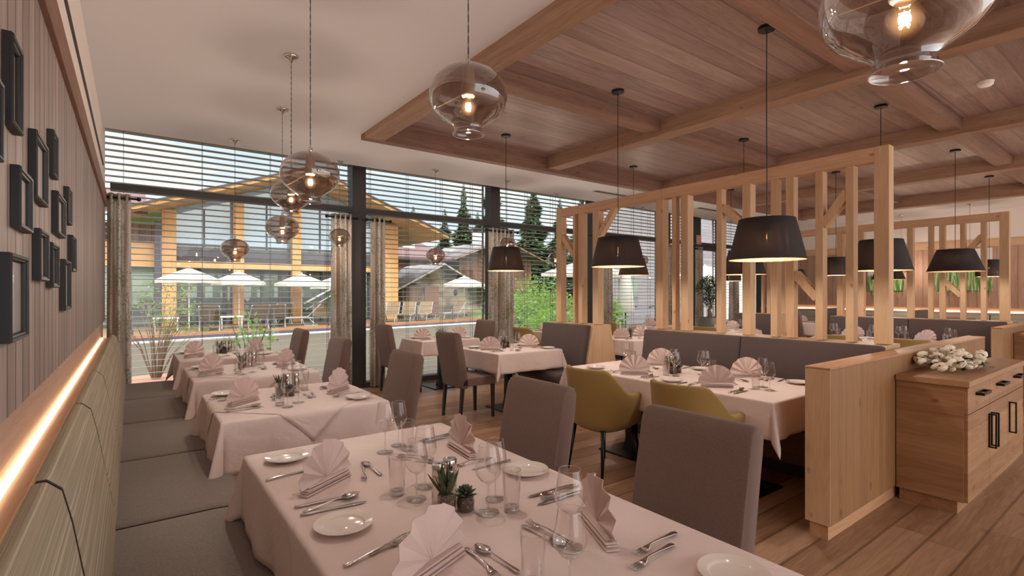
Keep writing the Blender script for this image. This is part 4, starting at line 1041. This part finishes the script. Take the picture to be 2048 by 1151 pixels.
gravel = mat('white_gravel', lambda g: bsdf(g, g.ramp(g.n('TexVoronoi', {'Scale': 30.0}).outputs['Distance'], [(.1, (120, 120, 120)), (.6, (190, 190, 188))]), .9))
bglass = mat('facade_glass', lambda g: g.n('MixShader', {0: .16, 1: bsdf(g, (132, 164, 184), .4), 2: g.n('BsdfGlossy', {0: (1, 1, 1, 1), 'Roughness': .02}).outputs[0]}).outputs[0])  # blue base colour stands in for the reflected sky
dglass = mat('dark_facade_glass', lambda g: g.n('MixShader', {0: .12, 1: bsdf(g, g.mix(g.ramp(g.n('TexNoise', {'Scale': .9, 'Detail': 4.0}).outputs[0], [(.42, 0.0), (.62, 1.0)]), (58, 66, 68), (104, 128, 92)), .5), 2: g.n('BsdfGlossy', {0: (1, 1, 1, 1), 'Roughness': .02}).outputs[0]}).outputs[0])  # green patches in the base colour stand in for reflected greenery
oldwood = wood('old_chalet_boards', (168, 128, 104), (112, 80, 64), 'Z', 'X', .22, .8, .25, .2)
slate = mat('stone_slab_roof', lambda g: bsdf(g, g.ramp(g.n('TexVoronoi', {'Scale': 3.0}).outputs['Color'], [(.2, (84, 80, 82)), (.8, (128, 124, 124))]), 1.0, spec=.05))
purple = flat('brown_metal_roof', (104, 82, 82), 1.0, spec=.05)
stone = mat('rubble_stone', lambda g: bsdf(g, g.ramp(g.n('TexVoronoi', {'Scale': 4.5}).outputs['Distance'], [(.1, (196, 180, 158)), (.5, (164, 146, 126)), (.75, (104, 92, 80))]), .9))
whitew = flat('white_render', (212, 206, 200), .8)
parm = mat('parasol_canvas', lambda g: g.n('MixShader', {0: .3, 1: bsdf(g, (214, 210, 202), .9), 2: g.n('BsdfTranslucent', {0: c4((244, 238, 222))}).outputs[0]}).outputs[0])
sling = flat('tan_sling', (122, 100, 72), .9)
conif = mat('conifer_needles', lambda g: bsdf(g, g.mix(g.n('TexNoise', {'Scale': 1.5, 'Detail': 4.0}).outputs[0], (50, 80, 56), (112, 138, 94)), .8))
leafy = mat('bright_leaves', lambda g: g.n('MixShader', {0: .3, 1: bsdf(g, g.mix(g.n('TexNoise', {'Scale': 2.5}).outputs[0], (58, 96, 36), (118, 146, 66)), .6), 2: g.n('BsdfTranslucent', {0: c4((150, 190, 70))}).outputs[0]}).outputs[0])
bark = flat('bark', (120, 98, 76), .9)
struct('floor', MB().add([(-40, 7.85, -.12), (60, 7.85, -.12), (60, 22.5, -.12), (-40, 22.5, -.12)], [(0, 1, 2, 3)]), lawn)
struct('floor', MB().add([(-60, 22.5, -.125), (90, 22.5, -.125), (90, 120, -.125), (-60, 120, -.125)], [(0, 1, 2, 3)]), green)
def de(x): return 20.5+.169*x
# sun deck in front of the spa building
t = thing('sun_deck', 'timber sun deck with loungers in front of the glazed spa building', 'deck', (0, 20, -.12))
b = MB(); P_ = [(-20, de(-20)), (16.5, de(16.5)), (16.5, 26.1), (-20, 26.1)]
b.prism([(x, y-20) for x, y in P_], 'z', .06, .16); obj('boards', b, deckm, t)
b = MB(); b.prism([(-20, de(-20)-20.03), (16.5, de(16.5)-20.03), (16.5, de(16.5)-20), (-20, de(-20)-20)], 'z', -.06+.06, .20); obj('fascia', b, fascia, t)
tag(obj('dark_edging', MB().prism([(-20, de(-20)-20.5), (17, de(17)-20.5), (17, de(17)-20.3), (-20, de(-20)-20.3)], 'z', 0, .12), darkm, t), 'dark edging strip')
o = obj('pebble_strip', MB().prism([(-20, de(-20)-1.1), (17, de(17)-1.1), (17, de(17)-.5), (-20, de(-20)-.5)], 'z', -.12, -.09), gravel); tag(o, 'strip of white pebbles along the dark deck edging', 'pebbles', kind='stuff')
# spa building
YB_ = 26.5
t = thing('spa_building', 'large gabled building with timber posts and sky-reflecting glass', 'building', (6.6, YB_, -.12))
def L(mb): mb.v = [(x-6.6, y-YB_, z+.12) for x, y, z in mb.v]; return mb
for x0, x1, zt in ((1.0, 1.52, 5.0), (3.71, 4.14, 5.9), (6.25, 6.65, 6.8), (11.0, 11.75, 5.1)):
    obj('timber_post', L(MB().box(x0, x1, YB_-.2, YB_+.2, 0, zt)), timber, t)
obj('floor_beam', L(MB().box(1.52, 11.0, YB_-.12, YB_+.15, 2.52, 2.84)), timberx, t)
rf = MB(); sl = .367
for s in (-1, 1):
    x1 = 6.6+s*7.2; z1 = 7.05-sl*7.2
    rf.add([(6.6, 24.3, 7.05), (x1, 24.3, z1), (x1, 40, z1), (6.6, 40, 7.05), (6.6, 24.3, 7.3), (x1, 24.3, z1+.16), (x1, 40, z1+.16), (6.6, 40, 7.3)], [(0,1,2,3),(4,5,6,7),(0,1,5,4),(1,2,6,5),(2,3,7,6),(3,0,4,7)])
obj('roof', L(rf), soffit, t)
b = MB()
for s in (-1, 1): b.bar((6.6, 24.25, 7.24), (6.6+s*7.25, 24.25, 7.22-sl*7.25), .06, .12, (0, 1, 0))
obj('roof_edge', L(b), darkm, t)
b = MB(); b.prism([(1.4, 2.84), (11.8, 2.84), (11.8, 5.1), (6.6, 7.0), (1.4, 5.1)], 'y', 26.85, 26.95); obj('upper_glass', L(b), bglass, t)
b = MB(); b.box(-6, 11.8, 26.9, 27.0, 0, 2.6); obj('lower_glass', L(b), dglass, t)
b = MB()
for x in (2.4, 3.4, 5.0, 5.8, 7.8, 9.2, 10.3): b.box(x-.06, x+.06, 26.8, 26.9, 0, 2.52)
for x in (2.6, 5.2, 7.7, 9.4): b.box(x-.03, x+.03, 26.78, 26.86, 2.84, 6.0 if 3 < x < 9 else 5.2)
b.box(1.4, 11.8, 26.6, 26.85, 2.84, 3.1); obj('mullions', L(b), darkm, t)
b = MB(); b.box(1.5, 11, 26.75, 26.8, 3.55, 3.6).box(1.5, 11, 26.75, 26.8, 3.1, 3.5)
obj('balcony_rail', L(b), flat('balcony_dark_glass', (92, 92, 98), .3), t)
obj('side_wing_wall', L(MB().box(-8, .9, 27.2, 27.4, 0, 4.4)), oldwood, t)
obj('side_wing_cladding', L(MB().box(-8, .75, 26.6, 26.9, 2.55, 3.55)), timberx, t)
obj('side_wing_post', L(MB().box(.75, .98, 26.3, 26.6, 0, 4.5)), darkm, t)
obj('side_wing_window', L(MB().box(-4, .6, 27.12, 27.2, 0.1, 2.3)), dglass, t)
obj('side_wing_roof', L(MB().add([(-12, 25.2, 4.75), (.5, 25.2, 4.75), (.5, 31, 6.4), (-12, 31, 6.4), (-12, 25.2, 4.6), (.5, 25.2, 4.6), (.5, 31, 6.25), (-12, 31, 6.25)], [(0,1,2,3),(4,5,6,7),(0,1,5,4),(1,2,6,5),(2,3,7,6),(3,0,4,7)])), purple, t)
for k, (x, y, z) in enumerate(((2.3, 26.7, 3.2), (3.0, 26.6, 2.95), (3.55, 26.3, 2.5), (7.1, 26.4, 2.35), (8.4, 26.7, 3.6))):
    obj('wall_lamp', L(MB().ball((x, y, z), .03)), emit('outdoor_lamp', (255, 210, 150), 4) if k == 0 else bpy.data.materials['outdoor_lamp'], t)
# stair inside the glass house, seen as pale diagonal rail
obj('stair_rail', L(MB().bar((6.9, 26.8, .9), (9.6, 26.8, 2.4), .05, .08).bar((7.0, 26.78, .6), (9.6, 26.78, 2.05), .04, .04)), whitew, t)
# chalets to the right
def gable(x0, x1, y0, y1, zb, ze, zr, wall, roof, name, label, front_over=.5, lower=None, axis='y', extras=()):
    t = thing(name, label, 'building', ((x0+x1)/2, y0, zb)); cx = (x0+x1)/2; a = cx-x0; D = y1-y0; e, r_ = ze-zb, zr-zb
    if axis == 'y':
        obj('wall', MB().prism([(-a, 0), (a, 0), (a, e), (0, r_), (-a, e)], 'y', 0, D), wall, t)
        m = MB(); k = (r_-e)/a; ov = front_over
        for s in (-1, 1): m.add([(0, -ov, r_+.05), (s*(a+ov), -ov, e-k*ov+.05), (s*(a+ov), D, e-k*ov+.05), (0, D, r_+.05), (0, -ov, r_+.2), (s*(a+ov), -ov, e-k*ov+.2), (s*(a+ov), D, e-k*ov+.2), (0, D, r_+.2)], [(0,1,2,3),(4,5,6,7),(0,1,5,4),(1,2,6,5),(2,3,7,6),(3,0,4,7)])
        obj('roof', m, roof, t)
        m = MB()
        for s in (-1, 1): m.bar((0, -ov-.04, r_+.10), (s*(a+ov), -ov-.04, e-k*ov+.10), .08, .16, (0, 1, 0))
        obj('barge_board', m, M['trimw'] if wall is not stone else M['panel'], t)
    else:
        obj('wall', MB().box(-a, a, 0, D, 0, e), wall, t)
        m = MB().add([(-a-.5, -front_over, e), (a+.5, -front_over, e), (a+.5, D*.5, r_), (-a-.5, D*.5, r_), (-a-.5, -front_over, e-.14), (a+.5, -front_over, e-.14), (a+.5, D*.5, r_-.14), (-a-.5, D*.5, r_-.14)], [(0,1,2,3),(4,5,6,7),(0,1,5,4),(1,2,6,5),(2,3,7,6),(3,0,4,7)])
        obj('roof', m, roof, t)
    if lower: obj('plinth_wall', MB().box(-a-.02, a+.02, -.06, D, 0, lower), stone, t)
    for nm, mb, mm in extras: obj(nm, mb, mm, t)
    return t
chim = lambda x, y, z0, z1: MB().box(x-.45, x+.45, y-.4, y+.4, z0, z1)
cap_ = lambda x, y, z: MB().box(x-.38, x+.38, y-.35, y+.35, z, z+.25).box(x-.6, x+.6, y-.5, y+.5, z+.25, z+.36)
gable(13.6, 19.0, 34, 44, -.12, 4.0, 5.6, oldwood, purple, 'chalet', 'long dark board chalet with brown roof behind the stone house', .8, None, 'x',
      [('chimney', chim(1.0, 3.0, 4.0, 6.3), whitew), ('chimney_cap', cap_(1.0, 3.0, 6.3), darkm), ('window', MB().box(-1.9, -1.2, -.05, 0, 1.8, 2.6), dglass)])
gable(13.1, 17.6, 28.5, 33, -.12, 1.95, 3.1, stone, slate, 'stone_house', 'small stone house with a stone slab gable roof', .9, None, 'y',
      [('door', MB().box(-.9, .1, -.06, 0, .1, 2.0), M['trimw']), ('wooden_bay', MB().box(-2.2, -1.2, -.1, 0, .9, 2.0), oldwood), ('wall_ornament', MB().ball((1.3, -.05, 1.6), .13, .04, .2), darkm)])
gable(20.1, 27.2, 33.8, 42, -.12, 4.2, 5.5, oldwood, slate, 'chalet', 'two-storey board chalet with pale rafters and heart cut-outs, right of the stone house', 1.0, 1.7, 'y',
      [('chimney', chim(.2, 3.0, 5.3, 6.7), whitew), ('chimney_cap', cap_(.2, 3.0, 6.7), darkm), ('painted_door', MB().box(1.3, 2.5, -.12, -.06, .3, 1.8), whitew), ('balcony', MB().box(-2.9, 2.9, -.9, -.8, 1.7, 2.6).box(-2.9, 2.9, -.9, 0, 1.62, 1.72), oldwood)])
gclad = wood('grey_cladding', (158, 152, 154), (122, 116, 118), 'X', 'Z', .18, .6, .12, 0)
t = thing('grey_building', 'tall grey clad building filling the view beyond the timber screen', 'building', (39, 17, -.12))
obj('wall', MB().prism([(-21, 0), (21, 0), (21, 10), (-10, 10)], 'z', 0, 8.2), gclad, t); obj('roof', MB().prism([(-21.2, -.8), (21, -.8), (21, 10.3), (-10.2, 10.3)], 'z', 8.2, 8.5), darkm, t)
for nm, mb, mm in [('window', MB().box(-19.8, -18.4, -.05, 0, .9, 2.3).box(-16.0, -14.4, -.05, 0, .9, 2.3), dglass), ('pale_wall', MB().box(-12, 20, -.4, -.05, 0, 3.1), whitew), ('stair_rail', MB().bar((-20, -2, .9), (-17.5, -2, 1.3), .05, .05).bar((-17.5, -2, 1.3), (-14.5, -2, 1.3), .05, .05).box(-17.5, -14.5, -2.02, -1.98, .3, .36), darkm)]: obj(nm, mb, mm, t)
# parasols
def mk_par(r, h, label, x, y, z0=-.06):
    t = thing('parasol', label, 'parasol', (x, y, z0), 0, 'open parasols outside')
    rg = []; n = 8
    for q, z in ((.02, h), (.5, h-.22), (1.0, h-.48), (1.0, h-.62)):
        rg.append([(r*q*math.cos(2*PI*k/16)*(1 if k % 2 == 0 else .955), r*q*math.sin(2*PI*k/16)*(1 if k % 2 == 0 else .955), z-(0 if k % 2 == 0 else -.02*q)) for k in range(16)])
    obj('canopy', MB().rings(rg, True, False), parm, t)
    obj('pole', MB().tube([(0, 0, 0), (0, 0, h+.06)], .025, 8), whitew, t); obj('foot', MB().lathe([(0, 0), (.3, 0), (.3, .06), (0, .08)], 16), darkm, t)
    return t
mk_par(1.12, 2.5, 'open white parasol on the deck, leftmost of the front pair', 1.80, 23.9)
mk_par(1.08, 2.45, 'open white parasol on the deck, right of the front pair', 3.75, 25.1)
mk_par(1.2, 2.4, 'open white parasol shaded by the building, left of the curtain', 6.35, 25.0)
mk_par(1.2, 2.3, 'open white parasol beside the dark window post', 7.6, 23.8)
mk_par(1.25, 2.45, 'open white parasol in front of the stone house', 15.2, 25.0)
mk_par(1.6, 2.8, 'open cream parasol behind the left uprights of the screen', 13.8, 14.0, -.12)
mk_par(1.5, 2.75, 'open cream parasol beyond the glass door by the bonsai', 20.0, 12.8, -.12)
t = thing('folded_parasol', 'tall folded cream parasol outside between two black lampshades', 'parasol', (14.6, 12.6, -.12))
obj('canopy', MB().lathe([(.02, 3.0), (.16, 2.7), (.22, 2.0), (.34, .9), (.30, .85)], 12), parm, t, smooth=True); obj('pole', MB().tube([(0, 0, 0), (0, 0, 3.1)], .03, 8), darkm, t)
# loungers
def mk_lounger():
    t = thing('sun_lounger', '', 'sun lounger')
    m = MB()
    for y in (-.32, .32):
        m.tube([(-.95, y, .32), (.35, y, .34), (.55, y, .30)], .022, 6); m.tube([(-.8, y, .32), (-.95, y, 0)], .02, 6); m.tube([(.35, y, .34), (.5, y, .15), (.75, y, 0), (.2, y, 0), (.1, y, .3)], .02, 6)
        m.tube([(.3, y, .34), (.85, y, .92)], .022, 6)
    obj('frame', m, flat('lounger_frame', (150, 150, 152), .4) if 'lounger_frame' not in bpy.data.materials else bpy.data.materials['lounger_frame'], t)
    obj('seat_sling', MB().box(-.9, .3, -.3, .3, .33, .345), sling, t)
    obj('back_sling', MB().bar((.3, 0, .35), (.84, 0, .93), .60, .015), sling, t); return t
LG = ((2.35, 22.3, -1.7, 'farthest left, alone on the deck'), (4.0, 22.6, -1.55, 'in the middle of the left bay, below the right parasol'), (4.8, 22.9, -1.75, 'just right of the middle one in the left bay'),
      (5.9, 23.5, -.3, 'turned sideways in the left bay'), (6.9, 23.9, 1.3, 'close to the curtain in the left bay'), (5.5, 25.2, -1.6, 'behind the others, against the glass of the left bay'),
      (10.3, 23.9, 1.0, 'leftmost of the row before the stone house'), (11.2, 24.0, .95, 'second of the row before the stone house'), (12.2, 24.1, .9, 'third of the row before the stone house'), (13.9, 24.2, .3, 'lying lengthwise near the stone house parasol'))
for i, (x, y, rz, pos) in enumerate(LG):
    inst('lounger', mk_lounger, (x, y, .04), rz, 'tan sling sun lounger ' + pos, 'sun loungers on the deck')
for i, (x, y) in enumerate(((3.15, 23.0), (8.0, 24.3), (1.0, 23.0))):
    t = thing('side_table', 'small white side table on the deck ' + ('between the parasols and loungers', 'at the right of the left bay', 'at the left behind the bare shrub')[i], 'table', (x, y, .04), 0, 'white deck side tables')
    obj('top', MB().box(-.4, .4, -.3, .3, .44, .48), whitew, t)
    for a in (-.35, .35):
        for c in (-.25, .25): obj('leg', MB().box(a-.02, a+.02, c-.02, c+.02, 0, .44), whitew, t)
t = thing('deck_railing', 'thin metal railing along the front edge of the sun deck', 'railing', (0, 20.7, .04))
m = MB()
for k in range(-2, 8):
    x = k*2.2; obj('post', MB().box(x-.02, x+.02, de(x)-20.6, de(x)-20.56, 0, .8), darkm, t)
for z in (.25, .5, .78): m.bar((-4.4, de(-4.4)-20.58, z), (15.4, de(15.4)-20.58, z), .008, .008)
obj('wires', m, darkm, t)
# plants
def conifer(r, h, n, seed):
    rr = random.Random(seed); m = MB()
    for k in range(n):
        u = rr.random()**.62; z = h*(.06+.94*(1-u)); tier = .75+.25*math.sin(z*9); rad = r*(u**1.15)*tier*1.1; a = rr.uniform(0, 2*PI)
        L_ = rad*rr.uniform(.3, .5)+.05; d = Vector((math.cos(a), math.sin(a), rr.uniform(-.45, .05)))
        m.leaf(Vector((math.cos(a)*rad*rr.uniform(.1, .5), math.sin(a)*rad*rr.uniform(.1, .5), z)), d, L_, L_*.42, (rr.uniform(-.5, .5), rr.uniform(-.5, .5), 1))
    return m
def tree(i, x, y, r, h, lab, z0=-.12):
    if 'con%d' % (i % 3) not in PROTO:
        t = thing('conifer', lab, 'tree', (x, y, z0), 0, 'conifers outside')
        obj('foliage', conifer(1.2, 4, 6500, i), conif, t); obj('trunk', MB().tube([(0, 0, 0), (0, 0, 3.9)], [.09, .01], 6), bark, t)
        PROTO['con%d' % (i % 3)] = (t, [(c, []) for c in t.children])
    else: t = inst('con%d' % (i % 3), None, (x, y, z0), i*1.1, lab, 'conifers outside')
    t.scale = (r, r, h/4); return t
tr = [(31.5, 46, 4.2, 15.8), (39, 48, 4.2, 16.0), (46, 47, 3.8, 14.6), (28.5, 47, 3.2, 13.4), (53, 48, 3.6, 14), (60, 50, 3.6, 14.5), (29, 52, 3.4, 11.5), (25.5, 53, 3.2, 11.5), (33.5, 52, 3.4, 11.5), (22.5, 52, 3.0, 9.5), (20.0, 55, 3.2, 9.2), (36, 40, 3.0, 11.6), (31, 39, 3.0, 11), (42, 40.5, 3.2, 11)]
wh_ = ['tallest conifer above the leftmost black lampshade', 'second tall conifer right of the tallest one', 'third tall conifer left of the screen', 'conifer with thin top left of the tall ones', 'conifer seen behind the screen head', 'farthest right conifer behind the screen', 'conifer above the chalet roof', 'conifer left of the chalet chimney', 'dark conifer behind the chalet chimney', 'short conifer above the long chalet', 'shortest conifer beside the timber gable', 'dense conifer below the second tall one', 'dense conifer below the tallest one', 'dense conifer below the third tall one']
for i, (x, y, r, h) in enumerate(tr): tree(i, x, y, r, h, wh_[i])
t = tree(1, 19.6, 20.5, 1.6, 4.9, 'young bright green conifer just left of the timber screen')
def bush(x, y, z0, rx, rz, n, ls, lab, name='shrub', m_=None, stems=6):
    t = thing(name, lab, 'plant', (x, y, z0)); m = MB()
    for k in range(n):
        d = Vector((R.gauss(0, 1), R.gauss(0, 1), R.gauss(0, 1))).normalized()*R.uniform(.4, 1)
        m.leaf((d.x*rx, d.y*rx, rz+d.z*rz), d+Vector((R.uniform(-1, 1), R.uniform(-1, 1), .2)), ls*R.uniform(.7, 1.3), ls*.6)
    obj('foliage', m, m_ or leafy, t)
    m = MB()
    for k in range(stems):
        a = R.uniform(0, 2*PI); m.tube([(0, 0, 0), (rx*.3*math.cos(a), rx*.3*math.sin(a), rz*.9), (rx*.7*math.cos(a), rx*.7*math.sin(a), rz*1.7)], [.02, .012, .005], 5)
    obj('stems', m, bark, t); return t
for k, (x, y, rx, rz, lab) in enumerate(((11.5, 15.5, 1.2, .75, 'green leafy bush outside right of the wide curtain'), (13.6, 16.5, 1.3, .9, 'green leafy bush before the young conifer'), (15.5, 17.5, 1.3, .8, 'green leafy bush behind the left screen uprights'), (11.0, 12.5, .9, .5, 'low green bush close to the third window bay'), (12.9, 12.2, .8, .75, 'green bush below the folded parasol'), (17.5, 21.5, 1.6, 1.3, 'bright shrub in front of the right chalet'))):
    bush(x, y, -.12, rx, rz, 900, .16, lab)
t = thing('bare_shrub', 'thin-leaved young shrub with many pale stems on the gravel lawn, left window', 'plant', (.34, 11.2, -.12))
m = MB(); lf = MB()
for k in range(34):
    a = R.uniform(0, 2*PI); s = R.uniform(.15, .8); h = R.uniform(.9, 1.75); p = [(0.05*math.cos(a), .05*math.sin(a), 0), (s*.35*math.cos(a), s*.35*math.sin(a), h*.45), (s*.8*math.cos(a+.2), s*.8*math.sin(a+.2), h*.8), (s*math.cos(a+.3), s*math.sin(a+.3), h)]
    m.tube(p, [.012, .008, .005, .002], 5)
    for q in range(8):
        u = R.uniform(.5, 1); c_ = Vector(p[2]).lerp(Vector(p[3]), u); b_ = c_+Vector((R.uniform(-.15, .15), R.uniform(-.15, .15), R.uniform(-.1, .15))); m.tube([c_, b_], [.003, .001], 3)
        for w_ in range(3): lf.leaf(b_, (R.uniform(-1, 1), R.uniform(-1, 1), R.uniform(-.3, 1)), .05, .025)
obj('branches', m, bark, t); obj('leaves', lf, leafy, t)
for k in range(1): obj('mulch', MB().lathe([(0, .02), (.6, .015), (.8, 0)], 20), flat('red_mulch', (150, 100, 78), .95), t)
t = bush(1.6, 9.6, -.12, .40, .62, 260, .10, 'slender green plant outside behind the third banquette table', 'garden_plant')
# hedge bank seen in the far gaps
o = obj('hillside', MB().add([(-60, 75, -.2), (120, 75, -.2), (120, 95, 6), (-60, 95, 5)], [(0, 1, 2, 3)]), green); o['kind'] = 'structure'
